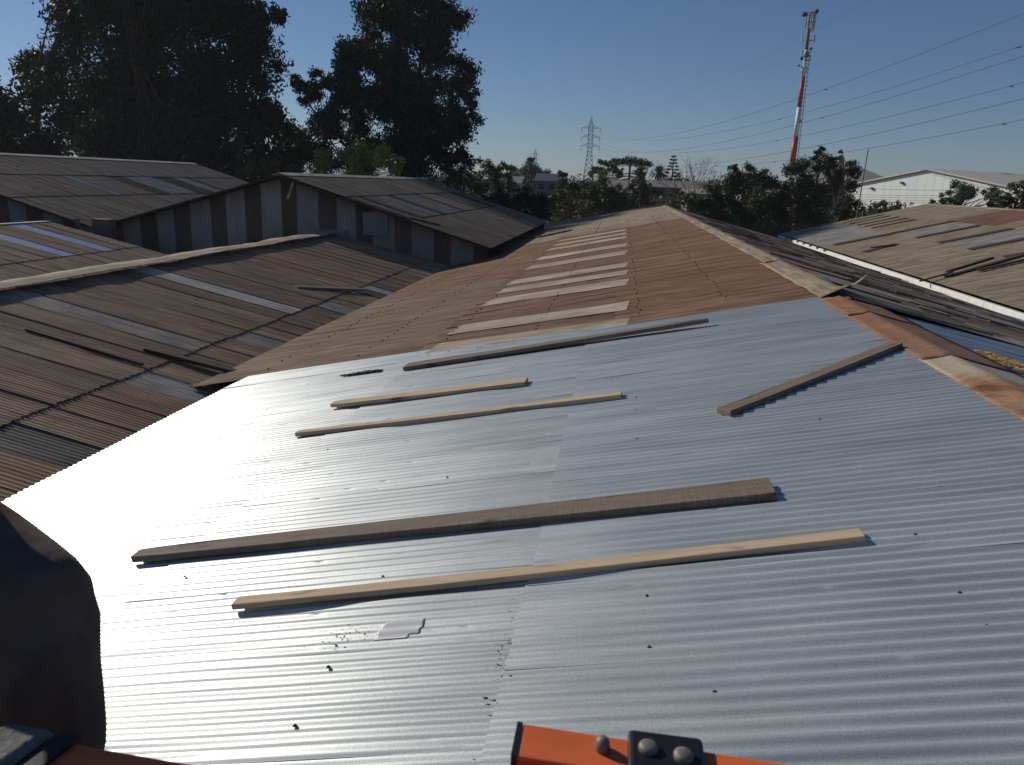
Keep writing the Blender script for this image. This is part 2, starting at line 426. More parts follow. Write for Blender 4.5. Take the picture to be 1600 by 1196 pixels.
# right-hand slope
SRr = Slope(2.94, -1.30, 13.5, 1)
def col_right(ri, c, y):
    if (ri == 2 and y < 17) or (ri == 3 and y < 25): return vary((.40, .43, .49), .05), OLD
    if random.random() < .3: return vary((.50, .43, .36), .15), OLD
    return vary((.36, .26, .20), .3), OLD
roof_rows(SHED, SRr, [(2.95, 5.2), (5.2, 7.3), (7.3, 9.2), (9.2, 11.15)], 10.1, 60.6, col_right, 6, 30, jit=.10, torn=.07)
SRn = Slope(2.78, -1.328, 12.0, 1)
def col_rn(ri, c, y):
    if ri == 2: return vary((.9, .92, .95), .05), ZINC
    return vary((.92, .94, .97), .04), ZINC
roof_rows(SHED, SRn, [(2.80, 5.9), (5.9, 8.4), (8.4, 11.1)], 10.1-12*EFF, 10.1, col_rn, 8, 1e9, rows_v=10)
# ridge caps: near rusty pieces
def cap_piece(y0, y1, xc, zc, wl_, wr_, col, mat, bend=0.0, seed=0, drop=.2126, name='ridge_cap', flap=0.0, wob=.006):
    r = np.random.default_rng(seed); nv = max(4, int((y1-y0)/.12)); prof = np.linspace(-1, 1, 11)
    P_ = []
    for j in range(nv+1):
        y = y0+(y1-y0)*j/nv
        for t in prof:
            wd = wl_ if t < 0 else wr_; x = xc+t*wd
            z = zc-abs(t)*wd*drop+.012*math.exp(-(t*6)**2) + wob*noise.noise(Vector((x*3, y*1.6, seed)))*1.6
            if flap and t > 0: z += flap*(t**1.5)*max(0, 1-(y-y0)/1.4)**2
            if flap: z += .08*max(0, 1-(y-y0)/.9)**2*(1 if t > 0 else 1+t)
            P_.append((x + .012*noise.noise(Vector((y*2.3, t, seed))), y+.02*noise.noise(Vector((t*2, y, seed+4))), z))
    nt_ = len(prof); A = np.array(P_); f = grid_faces(nv+1, nt_)
    B = A.copy(); B[:, 2] -= .004; n = len(A)
    idx = np.arange(n).reshape(nv+1, nt_)
    lp = np.concatenate([idx[:, 0], idx[-1, 1:], idx[::-1, -1][1:], idx[0, ::-1][1:-1]]); k = np.arange(len(lp)); kn = (k+1) % len(lp)
    fr = np.stack([lp[k], n+lp[k], n+lp[kn], lp[kn]], -1)
    o = link(name, np_mesh(name, np.vstack([A, B]), np.vstack([f, f[:, ::-1]+n, fr]), mat, True), SHED, color=col)
    return o
for a, b, c, dz in ((1.2, 3.4, (.30, .29, .26), 0), (3.3, 6.62, (.44, .37, .27), .004), (6.56, 8.78, (.27, .16, .11), .012), (8.72, 9.95, (.30, .16, .10), .022)):
    cap_piece(a, b, 2.77, -1.283+dz, .22, .58, c, RUST2 if a < 4 else RUST, seed=int(a*10))
for a, b, s in ((10.15, 12.4, 1), (12.3, 14.7, 2), (14.6, 17.0, 3), (16.9, 20, 4), (19.9, 24, 5), (23.9, 30, 6), (29.9, 38, 7), (37.9, 49, 8), (48.9, 60.8, 9)):
    cap_piece(a, b, 2.93, -1.240+.004*(s % 2), .33 if s < 3 else .27, .24, vary((.40, .32, .24), .07), OLD, seed=s, flap=.30 if s == 1 else 0, wob=.012)
# loose plank of capping and straw on the far side of the ridge
mb = MB(); mb.hexa([SRr.pt(3.45, 9.95, .03), SRr.pt(3.62, 9.95, .03), SRr.pt(4.9, 10.5, .03), SRr.pt(4.8, 10.6, .03), SRr.pt(3.45, 9.95, .06), SRr.pt(3.62, 9.95, .06), SRr.pt(4.9, 10.5, .06), SRr.pt(4.8, 10.6, .06)])
mb.build('flashing_strip', OLD, SHED, color=(.36, .30, .23))
# walls, gutter board, rafters of the shed
mb = MB(); mb.box((-5.4, 1.75, GZ), (-5.25, 60.4, -3.26)); mb.box((10.9, 1.75, GZ), (11.0, 60.4, -3.40))
mb.build('side_wall', CONC, SHED)
for yy in (1.8, 60.3):
    mb = MB(); mb.prism([(-5.24, yy, GZ), (10.89, yy, GZ), (10.89, yy, -3.38), (2.8, yy, -1.46), (-5.24, yy, -3.2)], (0, .12, 0)); mb.build('gable_wall', CONC, SHED)
for k in range(10):
    y = 2.2+k*6.4; mb = MB()
    for s in (-1, 1):
        xe = -5.2 if s < 0 else 10.8; ze_ = -3.44 if s < 0 else -3.60
        mb.hexa([(2.8, y, -1.66), (xe, y, ze_), (xe, y+.08, ze_), (2.8, y+.08, -1.66), (2.8, y, -1.46), (xe, y, ze_+.19), (xe, y+.08, ze_+.19), (2.8, y+.08, -1.46)])
    mb.build('rafter', WOODG, SHED)
# small defects
def thinpatch(name, pts, sl, h, th, mat, parent, color=None):
    n = Vector((sl.side*sl.s, 0, sl.c)); m_ = MB(); m_.prism([sl.pt(x, y, h) for x, y in pts], n*th); return m_.build(name, mat, parent, color=color)

# ------------------------------------------------------------------ building 2: lower shed on the left
LOW = empty('low_shed', (-11.3, 17, GZ), 'low shed left of the zinc roof, dark brown sheets with a few pale ones', 'shed')
S2 = Slope(-11.34, -2.30, 12, 1)
def col_b2(ri, c, y):
    if ri == 0:
        if 16.3 < y < 17.0: return vary((.78, .72, .63), .03), OLD
        if 12.3 < y < 13.0: return vary((.52, .45, .37), .04), OLD
    else:
        if 10.1 < y < 10.9 or 13.6 < y < 14.3 or 17.5 < y < 18.3 or 21 < y < 21.7: return vary((.50, .48, .45), .05), OLD
        if y < 8 and c % 3 == 1: return vary((.24, .22, .20), .1), OLD
        if random.random() < .12: return vary((.22, .17, .14), .1), OLD
    if random.random() < .15: return vary((.47, .30, .195), .1), OLD
    return vary((.41, .285, .195), .13), OLD
roof_rows(LOW, S2, [(-11.34, -7.55), (-7.55, -5.75)], 29.35-39*.684, 29.35, col_b2, 6, jit=.03, torn=.04, tilt=.008, rl=.024)
S2b = Slope(-11.34, -2.30, 12, -1)
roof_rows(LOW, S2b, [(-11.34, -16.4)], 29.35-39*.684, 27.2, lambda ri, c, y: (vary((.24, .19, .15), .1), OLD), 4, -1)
for k in range(9):                                  # wavy pale cap lying along the ridge
    y0 = 2.8+k*3.0; y1 = min(y0+3.1, 29.1); r = np.random.default_rng(k)
    ny = 30; pr = np.linspace(-1, 1, 8); P_ = []
    for j in range(ny+1):
        y = y0+(y1-y0)*j/ny
        for t in pr:
            wv = .02*math.sin(y*1.3)+.008*math.sin(y*3.1+k)
            x = -11.36+t*(.30 if t > 0 else .42)*(1+.15*noise.noise(Vector((y*1.2, t, 0))))+.05*noise.noise(Vector((y*.8, 0, 3)))
            z = -2.15-abs(t)*.36*.14+wv*.7+.015*noise.noise(Vector((x*2, y*2, 5)))+(.0055 if k % 2 else 0)+.025
            P_.append((x, y, z))
    A = np.array(P_); f = grid_faces(ny+1, 8); B = A.copy(); B[:, 2] -= .012; n = len(A)
    link('ridge_cap', np_mesh('ridge_cap', np.vstack([A, B]), np.vstack([f, f[:, ::-1]+n]), OLD, True), LOW, color=vary((.50, .42, .32), .07))
mb = MB(); mb.box((-16.2, 2.6, GZ), (-16.1, 29.2, -3.46)); mb.box((-6.2, 2.6, GZ), (-6.1, 29.2, -3.50)); mb.build('side_wall', BRICK, LOW)
mb = MB(); mb.prism([(-16.09, 2.9, GZ), (-6.21, 2.9, GZ), (-6.21, 2.9, -3.45), (-11.34, 2.9, -2.4), (-16.09, 2.9, -3.4)], (0, .1, 0)); mb.build('gable_wall', BRICK, LOW)
# slipped sheet edge gap: dark battens that show along the lap
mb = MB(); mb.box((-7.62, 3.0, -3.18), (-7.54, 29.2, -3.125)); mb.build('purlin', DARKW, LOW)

# ------------------------------------------------------------------ building 2b: next low shed further left
LOW2 = empty('low_shed', (-22, 20, GZ), 'low brown shed at the left edge with two bluish skylight sheets', 'shed')
S3 = Slope(-22.1, -2.12, 12, 1)
def col_b3(ri, c, y):
    if ri == 0 and (23.0 < y < 23.7 or 25.1 < y < 25.7): return (.34, .44, .62), WHITEP_C
    return vary((.44, .32, .215), .1), OLD
roof_rows(LOW2, S3, [(-22.1, -18.45), (-18.45, -16.3)], 27.15-24*.684, 27.15, col_b3, 6, jit=.03, torn=.03, tilt=.008, rl=.02)
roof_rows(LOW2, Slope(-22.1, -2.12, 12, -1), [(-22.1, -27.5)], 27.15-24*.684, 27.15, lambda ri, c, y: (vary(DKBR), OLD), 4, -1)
mb = MB()
for k in range(6): mb.box((-22.35, 11+k*2.7, -2.13+.01*(k % 2)), (-21.95, 11+k*2.7+2.68, -2.09+.01*(k % 2)))
mb.build('ridge_cap', OLD, LOW2, color=(.5, .47, .43))
mb = MB(); mb.box((-27.4, 11, GZ), (-27.3, 27, -3.3)); mb.box((-16.5, 11, GZ), (-16.4, 27, -3.42)); mb.prism([(-27.29, 11.1, GZ), (-16.51, 11.1, GZ), (-16.51, 11.1, -3.4), (-22.1, 11.1, -2.2), (-27.29, 11.1, -3.3)], (0, .1, 0)); mb.build('wall', BRICK, LOW2)

# ------------------------------------------------------------------ building 3: taller shed with striped gable
TALL = empty('tall_shed', (-13.4, 40, GZ), 'taller dark shed with striped brown and grey gable wall behind the low shed', 'shed')
A3 = 16
S4 = Slope(-13.4, -.08, A3, 1); S4l = Slope(-13.4, -.08, A3, -1)
def col_tall(seed):
    def f(ri, c, y):
        h = noise.noise(Vector((c*3.7, ri*9.1, seed)))
        if ri == 1 and h > .12 and c < 24: return (.30, .31, .33), OLD
        if ri == 1 and h < -.2: return vary((.07, .06, .055), .1), OLD
        return vary((.29, .235, .18), .12), OLD
    return f
roof_rows(TALL, S4, [(-13.4, -10.9), (-10.9, -8.3), (-8.3, -4.95)], 29.0, 29.0+33*.684, col_tall(1.3), 5, jit=.03, torn=.03, tilt=.005, rl=.03)
roof_rows(TALL, S4l, [(-13.4, -17.4), (-17.4, -21.5)], 29.0, 29.0+33*.684, col_tall(5.3), 4, -1)
def roofz3(x): return -.08-.2867*abs(x+13.4)-.06
gable_wall(TALL, -21.2, -5.1, 29.40, roofz3, -6.9, [(.155, .115, .09), (.37, .33, .285)], 0)
gable_wall(TALL, -21.2, -5.1, 51.3, roofz3, -6.9, [(.12, .085, .065), (.37, .33, .285)], 0, face=1)
mb = MB()
for s in (-1, 1):
    xe = -13.4+s*(8.4); ze = -.08-.2867*8.4
    mb.hexa([(-13.4, 28.97, -.14), (xe, 28.97, ze-.06), (xe, 29.0, ze-.06), (-13.4, 29.0, -.14), (-13.4, 28.97, -.05), (xe, 28.97, ze+.03), (xe, 29.0, ze+.03), (-13.4, 29.0, -.05)])
mb.build('barge_board', DARKW, TALL)
mb = MB()
for k in range(8):
    y = 29+k*2.82; mb.hexa([(-13.68, y, -.065), (-13.4, y, .035), (-13.4, y+2.8, .035), (-13.68, y+2.8, -.065), (-13.68, y, -.055), (-13.4, y, .05), (-13.4, y+2.8, .05), (-13.68, y+2.8, -.055)])
    mb.hexa([(-13.4, y, .035), (-13.12, y, -.065), (-13.12, y+2.8, -.065), (-13.4, y+2.8, .035), (-13.4, y, .05), (-13.12, y, -.055), (-13.12, y+2.8, -.055), (-13.4, y+2.8, .05)])
mb.build('ridge_cap', OLD, TALL, color=(.62, .60, .56))
mb = MB(); mb.box((-21.3, 29.4, GZ), (-21.2, 51.3, -2.42)); mb.box((-5.12, 29.5, GZ), (-5.05, 51.2, -3.7)); mb.build('side_wall', BRICK, TALL)
mb = MB(); mb.hexa([(-13.05, 28.85, -.95), (-12.93, 28.85, -.95), (-12.93, 28.9, -.95), (-13.05, 28.9, -.95), (-12.80, 28.85, -.32), (-12.70, 28.85, -.30), (-12.70, 28.9, -.30), (-12.80, 28.9, -.32)])
mb.build('hanging_trim', OLD, TALL, color=(.45, .40, .33))
mb = MB(); mb.box((-11.95, 29.1, -2.42), (-10.75, 29.28, -2.08)); mb.build('fascia_box', WHITEP_C, TALL, color=(.22, .22, .23))
mb = MB(); mb.box((-10.1, 29.30, -2.25), (-9.1, 29.36, -1.35)); mb.build('loose_panel', WHITEP_C, TALL, color=(.20, .205, .215))

# ------------------------------------------------------------------ building 4: tall shed far left
TALL2 = empty('tall_shed', (-30.8, 41, GZ), 'dark shed at the far left under the eucalyptus trees with pale skylight strips', 'shed')
S5 = Slope(-30.8, .42, A3, 1); S5l = Slope(-30.8, .42, A3, -1)
def col_d(ri, c, y):
    if ri == 1 and (35.5 < y < 36.2): return (.30, .34, .42), OLD
    if ri == 1 and 40 < y < 42.5: return (.32, .335, .36), OLD
    if ri == 1 and 44.5 < y < 46.5: return (.32, .335, .36), OLD
    if ri == 1 and 39 < y < 47: return vary((.06, .05, .045), .1), OLD
    if y > 38: return vary((.27, .235, .195), .08), OLD
    return vary((.31, .235, .17), .12), OLD
roof_rows(TALL2, S5, [(-30.8, -27.8), (-27.8, -24.9), (-24.9, -21.3)], 28.4, 28.4+36*.684, col_d, 5, jit=.03, torn=.03, tilt=.005, rl=.03)
roof_rows(TALL2, S5l, [(-30.8, -40.2)], 28.4, 28.4+36*.684, col_d, 4, -1)
gable_wall(TALL2, -40.0, -21.4, 28.75, lambda x: .36-.2867*abs(x+30.8), -6.9, [(.14, .105, .085), (.35, .315, .275)], 0)
mb = MB()
for s in (-1, 1):
    xe = -30.8+s*9.5; ze = .42-.2867*9.5
    mb.hexa([(-30.8, 28.37, .36), (xe, 28.37, ze-.06), (xe, 28.4, ze-.06), (-30.8, 28.4, .36), (-30.8, 28.37, .45), (xe, 28.37, ze+.03), (xe, 28.4, ze+.03), (-30.8, 28.4, .45)])
mb.build('barge_board', DARKW, TALL2)
mb = MB()
for k in range(9):
    y = 28.4+k*2.73
    for s in (-1, 1): mb.hexa([(-30.8, y, .525), (-30.8+s*.28, y, .435), (-30.8+s*.28, y+2.7, .435), (-30.8, y+2.7, .525), (-30.8, y, .545), (-30.8+s*.28, y, .455), (-30.8+s*.28, y+2.7, .455), (-30.8, y+2.7, .545)])
mb.build('ridge_cap', OLD, TALL2, color=(.62, .60, .56))
mb = MB(); mb.box((-40.1, 28.8, GZ), (-40, 52.8, -2.4)); mb.box((-21.5, 28.8, GZ), (-21.42, 52.8, -2.5)); mb.build('side_wall', BRICK, TALL2)
mb = MB(); mb.box((-21.0, 28.2, -3.0), (-20.3, 28.7, -2.0)); mb.box((-21.6, 28.0, -3.0), (-21.45, 28.1, -2.0)); mb.build('valley_post', BRICK, TALL2)

# ------------------------------------------------------------------ building 5: beige shed right
BEI = empty('beige_shed', (21, 44, GZ), 'dusty beige shed on the right with a white gutter edge and dark slots', 'shed')
A5 = 14.3
S6 = Slope(21.1, -.545, A5, -1); S6r = Slope(21.1, -.545, A5, 1)
def col_b5(ri, c, y):
    if ri == 0 and 40.2 < y < 46: return vary((.29, .165, .115), .06), OLD
    if ri == 1 and (41.9 < y < 44.6 or 34.9 < y < 38): return vary((.37, .37, .37), .05), OLD
    if ri == 2 and 45.6 < y < 55.5: return vary((.36, .36, .355), .05), OLD
    return vary((.39, .325, .245), .07), OLD
BY0 = 57.6-62*.684
roof_rows(BEI, S6, [(21.1, 18.1), (18.1, 15.0), (15.0, 11.42)], BY0, 57.6, col_b5, 5, jit=.02, torn=.02, rl=.008)
roof_rows(BEI, S6r, [(21.1, 31)], BY0, 57.6, lambda ri, c, y: (vary(BEIGE), OLD), 4, -1)
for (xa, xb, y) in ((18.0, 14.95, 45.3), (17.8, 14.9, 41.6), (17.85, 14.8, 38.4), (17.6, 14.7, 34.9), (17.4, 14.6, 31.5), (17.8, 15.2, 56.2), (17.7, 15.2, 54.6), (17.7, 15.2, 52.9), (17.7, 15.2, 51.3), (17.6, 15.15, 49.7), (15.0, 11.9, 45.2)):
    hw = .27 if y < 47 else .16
    thinpatch('dark_slot_strip', [(xa, y-hw), (xb, y-hw), (xb, y+hw), (xa, y+hw)], S6, .05, .012, DARKW, BEI)  # solid dark strips on the sheets; the slots' dark inside is put into the colour
for k in range(13):
    y0 = BY0+k*3.26
    mb = MB(); mb.box((11.22, y0, -3.36+.003*(k % 2)), (11.40, y0+3.26, -3.09)); bevel(mb.build('gutter', WHITEP, BEI), .03, 2)
for k in range(7):
    mb = MB(); y = 44+k*1.7; mb.box((11.20, y, -3.15), (11.42, y+.5, -3.075)); mb.build('gutter_bracket', DARKW, BEI)
mb = MB()
for a, b in (((20.9, BY0), (20.9, 57.5)),):
    mb.hexa([(20.8, BY0, -.62), (21.4, BY0, -.62), (21.4, 57.5, -.62), (20.8, 57.5, -.62), (20.85, BY0, -.56), (21.35, BY0, -.56), (21.35, 57.5, -.56), (20.85, 57.5, -.56)])
mb.build('ridge_cap', OLD, BEI, color=(.5, .44, .36))
mb = MB(); mb.box((11.7, BY0+.3, GZ), (11.8, 57.3, -3.25)); mb.box((30.6, BY0+.3, GZ), (30.7, 57.3, -3.1))
for yy in (BY0+.3, 57.2): mb.prism([(11.81, yy, GZ), (30.59, yy, GZ), (30.59, yy, -3.1), (21.1, yy, -.68), (11.81, yy, -3.1)], (0, .1, 0))
mb.build('wall', BRICK, BEI)

# ------------------------------------------------------------------ loose boards on the new roof
def board(name, pts_top, th, mat, label, cat, h0, h1, grp=None, notch=None):
    """pts_top: left-far, right-far, right-near, left-near (x, y) on the slope; h0/h1 height of its underside at the left / right end"""
    n = Vector((SL.side*SL.s, 0, SL.c))
    (ax, ay), (bx, by), (cx_, cy_), (dx, dy) = pts_top
    N = 24; m_ = MB(); V_b = []
    org = SL.pt((ax+dx)/2, (ay+dy)/2, h0); end = SL.pt((bx+cx_)/2, (by+cy_)/2, h1)
    X = (end-org).normalized(); Yv = n.cross(X).normalized(); Zv = X.cross(Yv)
    Ln = (end-org).length; w0 = math.hypot(ax-dx, ay-dy)/2; w1 = math.hypot(bx-cx_, by-cy_)/2
    for i in range(N+1):
        t = i/N; x = Ln*t; hw = (w0+(w1-w0)*t)*(1+.02*noise.noise(Vector((x*2, w0*50, 1))))
        sag = .006*math.sin(PI*t)*-1; e = .003*noise.noise(Vector((x*5, 3, w0)))+.010*math.sin(x*1.1+w0*90)*(.4 if Ln < 3 else 1)
        taper = 1.0
        if notch and t < .06: taper = notch+(1-notch)*t/.06
        for yy, zz in ((-hw*taper, 0), (hw*taper, 0), (hw*taper, th), (-hw*taper, th)): V_b.append((x, yy+e, zz+sag))
    Fc = []
    for i in range(N):
        a = i*4; b = a+4
        for q in range(4): Fc.append((a+q, a+(q+1) % 4, b+(q+1) % 4, b+q))
    Fc.append((3, 2, 1, 0)); Fc.append((N*4, N*4+1, N*4+2, N*4+3))
    me = bpy.data.meshes.new(name); me.from_pydata(V_b, [], [f[::-1] for f in Fc]); me.update(); me.materials.append(mat)
    o = bpy.data.objects.new(name, me); COL.objects.link(o)
    o.matrix_world = Matrix(((X.x, Yv.x, Zv.x, org.x), (X.y, Yv.y, Zv.y, org.y), (X.z, Yv.z, Zv.z, org.z), (0, 0, 0, 1)))
    bevel(o, .003, 1); tag(o, label, cat, grp); return o
G = 'loose boards laid on the new zinc roof'
board('timber_board', [(-3.036, 4.245), (.977, 4.336), (.97, 4.105), (-3.03, 4.10)], .045, WOODD, 'widest dark sawn board lying across the near zinc roof above the pale batten', 'board', .045, .035, G, .75)
board('timber_board', [(-1.923, 3.450), (1.268, 3.586), (1.265, 3.495), (-1.90, 3.365)], .032, WOODL, 'long pale pine batten nearest the camera on the zinc roof', 'board', .053, .036, G)
board('timber_board', [(-3.07, 6.874), (.116, 6.709), (.127, 6.60), (-3.05, 6.78)], .04, WOODL, 'thin pale pine batten with a dark knot below the short pale one', 'board', .035, .035, G)
board('timber_board', [(-3.093, 7.92), (-.887, 7.81), (-.85, 7.62), (-3.06, 7.73)], .04, WOODL, 'shortest pale pine board with a chipped left end, below the twisted grey board', 'board', .050, .035, G, .6)
board('timber_board', [(-2.717, 9.60), (1.16, 9.46), (1.155, 9.36), (-2.66, 9.33)], .05, WOODG, 'twisted grey board lying beside the edge of the old brown roof, right end lifted', 'board', .036, .085, G)
board('timber_board', [(.841, 5.81), (2.50, 7.151), (2.57, 7.03), (.944, 5.70)], .045, WOODG, 'grey board lying diagonally up to the rusty ridge cap', 'board', .036, .048, G)
# taped patch, torn hole filled with rust, bits
def inside(x, y): return -1.02 < x < -.80 and 2.985 < y < 3.155 and (x+1.02)+(3.155-y) > .05 and not (x > -.86 and y < 3.03)
n_ = Vector((-SL.s, 0, SL.c)); Vp = []; gx = np.linspace(-1.03, -.79, 25); gy = np.linspace(2.97, 3.17, 33)
for x in gx:
    for y in gy: Vp.append(tuple(SL.pt(x, y, .020+.0065+.0035+.0066*math.cos(2*PI*(y-10.432)/PITCH))))
Fp = [f for f in grid_faces(25, 33) if inside(gx[f[0]//33], gy[f[0] % 33])]
pme = bpy.data.meshes.new('roof_patch'); pme.from_pydata(Vp, [], [tuple(int(q) for q in f) for f in Fp]); pme.update(); pme.materials.append(PLAST)
for p_ in pme.polygons: p_.use_smooth = True
o = bpy.data.objects.new('roof_patch', pme); COL.objects.link(o); so_ = o.modifiers.new('thickness', 'SOLIDIFY'); so_.thickness = .002
tag(o, 'small clear square patch stuck on the zinc below the nearest pale batten', 'patch')
def scatter_bits(name, cxy, r, n, mat, label, cat, size=(.01, .04), sl=SL, h=.032, ax=(1, 1)):
    m_ = MB()
    for _ in range(n):
        a = random.uniform(0, 2*PI); q = random.random()**.7
        x = cxy[0]+math.cos(a)*r*q*ax[0]; y = cxy[1]+math.sin(a)*r*q*ax[1]; s = random.uniform(*size)
        p = sl.pt(x, y, h+random.uniform(-.006, .006)); b = len(m_.v)
        pts = [p+Vector((random.uniform(-1, 1)*s*1.4, random.uniform(-1, 1)*s*.6, random.uniform(.2, 1)*s*.35)) for _ in range(4)]
        m_.v += [tuple(k) for k in pts]; m_.f += [(b, b+1, b+2), (b, b+2, b+3), (b, b+3, b+1), (b+1, b+3, b+2)]
    o = m_.build(name, mat); tag(o, label, cat, kind='stuff'); return o
scatter_bits('rust_crumbs', (-3.35, 9.62), .40, 900, SCREW, 'heap of brown rust crumbs on the zinc left of the twisted grey board', 'debris', ax=(.75, .13))
scatter_bits('dirt_crumbs', (-1.16, 3.04), .16, 50, SCREW, 'torn dark flecks beside the clear patch', 'debris', size=(.004, .014), ax=(.7, .7))
scatter_bits('dirt_crumbs', (-2.5, 3.9), .14, 16, SCREW, 'dark flecks left of the near pale batten', 'debris', size=(.004, .012), ax=(1, .25))
scatter_bits('dirt_crumbs', (-.36, 2.9), .8, 60, SCREW, 'dark grit caught along the sheet joint near the ladder', 'debris', size=(.004, .012), ax=(.06, 1))
scatter_bits('rust_crumbs', (-1.9, 10.30), .8, 60, SCREW, 'dark rust crumbs along the far edge of the new sheets', 'debris', size=(.006, .02), ax=(1, .07))
STRAW = mat_flat('straw', (.62, .40, .13), .8, nscale=30, amt=.4)
nn_ = Vector((SRn.s, 0, SRn.c)); rs_ = Vector(ray(1578, 572)); ss_ = rs_*(nn_.dot(SRn.pt(3, 0, .03))/nn_.dot(rs_))
scatter_bits('straw_pile', (ss_.x, ss_.y), .42, 600, STRAW, 'yellow straw scattered beyond the rusty ridge cap', 'straw', size=(.02, .05), sl=SRn, h=.045, ax=(.5, 1.3))
# splinters of torn sheet on the dark slope
m_ = MB()
for _ in range(150):
    y = random.uniform(10.3, 45); x = 3.0+random.random()**1.3*7.5; L = random.uniform(.3, 1.6); p = SRr.pt(x, y, .035); d = Vector((SRr.c, random.uniform(-.1, .1), -SRr.s)).normalized()*L; wv_ = Vector((0, random.uniform(.02, .07), 0)); up = Vector((0, 0, random.uniform(.01, .03)))
    m_.hexa([p, p+wv_, p+d+wv_*.5, p+d, p+up, p+wv_+up, p+d+wv_*.5+up, p+d+up])
tag(m_.build('loose_splinters', OLD, SHED, color=(.20, .14, .10)), kind='stuff')
# debris boards on the beige roof and low roof
def stick(sl, x0, y0, x1, y1, wd, th, mat, h=.03, lift=0):
    a = sl.pt(x0, y0, h); b = sl.pt(x1, y1, h+lift); d = (b-a).normalized(); n = Vector((sl.side*sl.s, 0, sl.c)); s = n.cross(d)*wd/2
    m_ = MB(); m_.hexa([a-s, a+s, b+s, b-s, a-s+n*th, a+s+n*th, b+s+n*th, b-s+n*th]); return m_.mesh('plank', mat)
def plank(sl, *a, label, name='old_plank', cat='plank', grp='old planks lying on the roofs', mat=DARKW, **kw):
    me = stick(sl, *a, mat=mat, **kw); o = link(name, me); return tag(o, label, cat, grp)
plank(S6, 11.9, 29.7, 15.6, 31.4, .22, .06, label='long dark plank with its end over the white gutter on the beige roof')
plank(S6, 12.3, 30.7, 14.3, 31.8, .14, .05, label='short dark plank beside the longer one on the beige roof', h=.035)
plank(S6, 12.9, 29.6, 15.9, 30.3, .18, .06, label='thick dark plank in front of the others on the beige roof', h=.06)
plank(S6, 10.9, 29.3, 12.2, 29.9, .06, .05, label='thin dark lath sticking out over the white gutter', h=.12)
plank(S6, 13.3, 26.2, 15.8, 26.0, .10, .05, label='pale thin plank low on the beige roof at the right edge', mat=WOODG)
plank(S6, 12.1, 40.2, 13.7, 40.8, .45, .03, label='broken dark board lying beside the slots on the beige roof')
plank(S6, 12.6, 40.9, 13.5, 40.3, .25, .05, label='broken dark board crossing the larger broken one', h=.07)
plank(S6, 14.6, 24.0, 15.2, 24.3, .14, .05, label='small dark stick at the right edge of the beige roof')
plank(S2, -7.9, 11.6, -6.1, 11.6, .13, .06, label='dark plank lying across the lap joint of the low brown roof', lift=.06)
plank(S2, -9.6, 11.0, -7.5, 10.9, .05, .04, label='thin crooked dark lath on the low brown roof left of the lap', lift=.02)
plank(S2, -8.4, 18.9, -7.1, 20.6, .16, .05, label='long grey plank near the striped gable on the low brown roof', mat=WOODG, lift=.05)
plank(SL, -6.05, 28.6, -4.6, 29.3, .10, .05, label='pale lath lying on the brown roof beside the eave of the taller shed', mat=WOODG)
plank(SL, -6.6, 10.75, -5.2, 10.9, .07, .02, label='thin brown sheet offcut poking out under the corner of the zinc sheets', mat=WOODG, h=.0)
plank(S4, -8.4, 29.6, -7.4, 30.5, .4, .05, label='crumpled dark scrap on the eave corner of the taller shed')
plank(S4, -6.9, 46.5, -6.1, 48.0, .3, .05, label='pale scrap near the valley of the taller shed', mat=WOODG)
plank(SL, -4.4, 40.0, -2.8, 41.6, .7, .05, label='dark torn sheet on the far beige end of the long shed')

# ------------------------------------------------------------------ ladder, bolts, bracket
LAD = empty('ladder', (0, .62, -.6), 'orange fibreglass ladder with grey cap and black bolted bracket at the bottom edge', 'ladder')
def rail(x0, x1, y0, y1, zt, dy):
    m_ = MB()
    a = Vector((x0, y0, zt)); b = Vector((x1, y1, zt-.005)); h = .085; t = .006
    m_.hexa([a+Vector((-.0, -dy, -t)), b+Vector((0, -dy, -t)), b+Vector((0, 0, -t)), a+Vector((0, 0, -t)), a+Vector((0, -dy, 0)), b+Vector((0, -dy, 0)), b, a])
    m_.hexa([a+Vector((0, -dy, -h)), b+Vector((0, -dy, -h)), b+Vector((0, -dy+t, -h)), a+Vector((0, -dy+t, -h)), a+Vector((0, -dy, -t-.0002)), b+Vector((0, -dy, -t-.0002)), b+Vector((0, -dy+t, -t-.0002)), a+Vector((0, -dy+t, -t-.0002))])
    m_.hexa([a+Vector((0, -dy, -h-t)), b+Vector((0, -dy, -h-t)), b+Vector((0, 0, -h-t)), a+Vector((0, 0, -h-t)), a+Vector((0, -dy, -h-.0002)), b+Vector((0, -dy, -h-.0002)), b+Vector((0, 0, -h-.0002)), a+Vector((0, 0, -h-.0002))])
    return bevel(m_.build('rail', ORANGE, LAD), .002, 2)
rail(-.066, 1.4, .673, .625, -.55, .048)
rail(-.60, 1.4, .567, .50, -.55, .05)
mb = MB(); mb.box((-.0725, .6245, -.642), (-.0665, .6735, -.549)); mb.build('end_plate', RUBBER, LAD)
mb = MB(); mb.hexa([(-.62, .500, -.549), (-.535, .500, -.549), (-.522, .570, -.549), (-.575, .570, -.549), (-.61, .507, -.537), (-.540, .507, -.537), (-.527, .564, -.537), (-.57, .564, -.537)]); bevel(mb.build('end_cap', GREYCAP, LAD), .004, 3)
mb = MB(); mb.hexa([(-.532, .502, -.5495), (-.510, .502, -.5495), (-.496, .570, -.5495), (-.519, .570, -.5495), (-.532, .502, -.5455), (-.510, .502, -.5455), (-.496, .570, -.5455), (-.519, .570, -.5455)]); mb.build('cap_shade_strip', RUBBER, LAD)  # thin black strip painting the shade between grey cap and orange rail
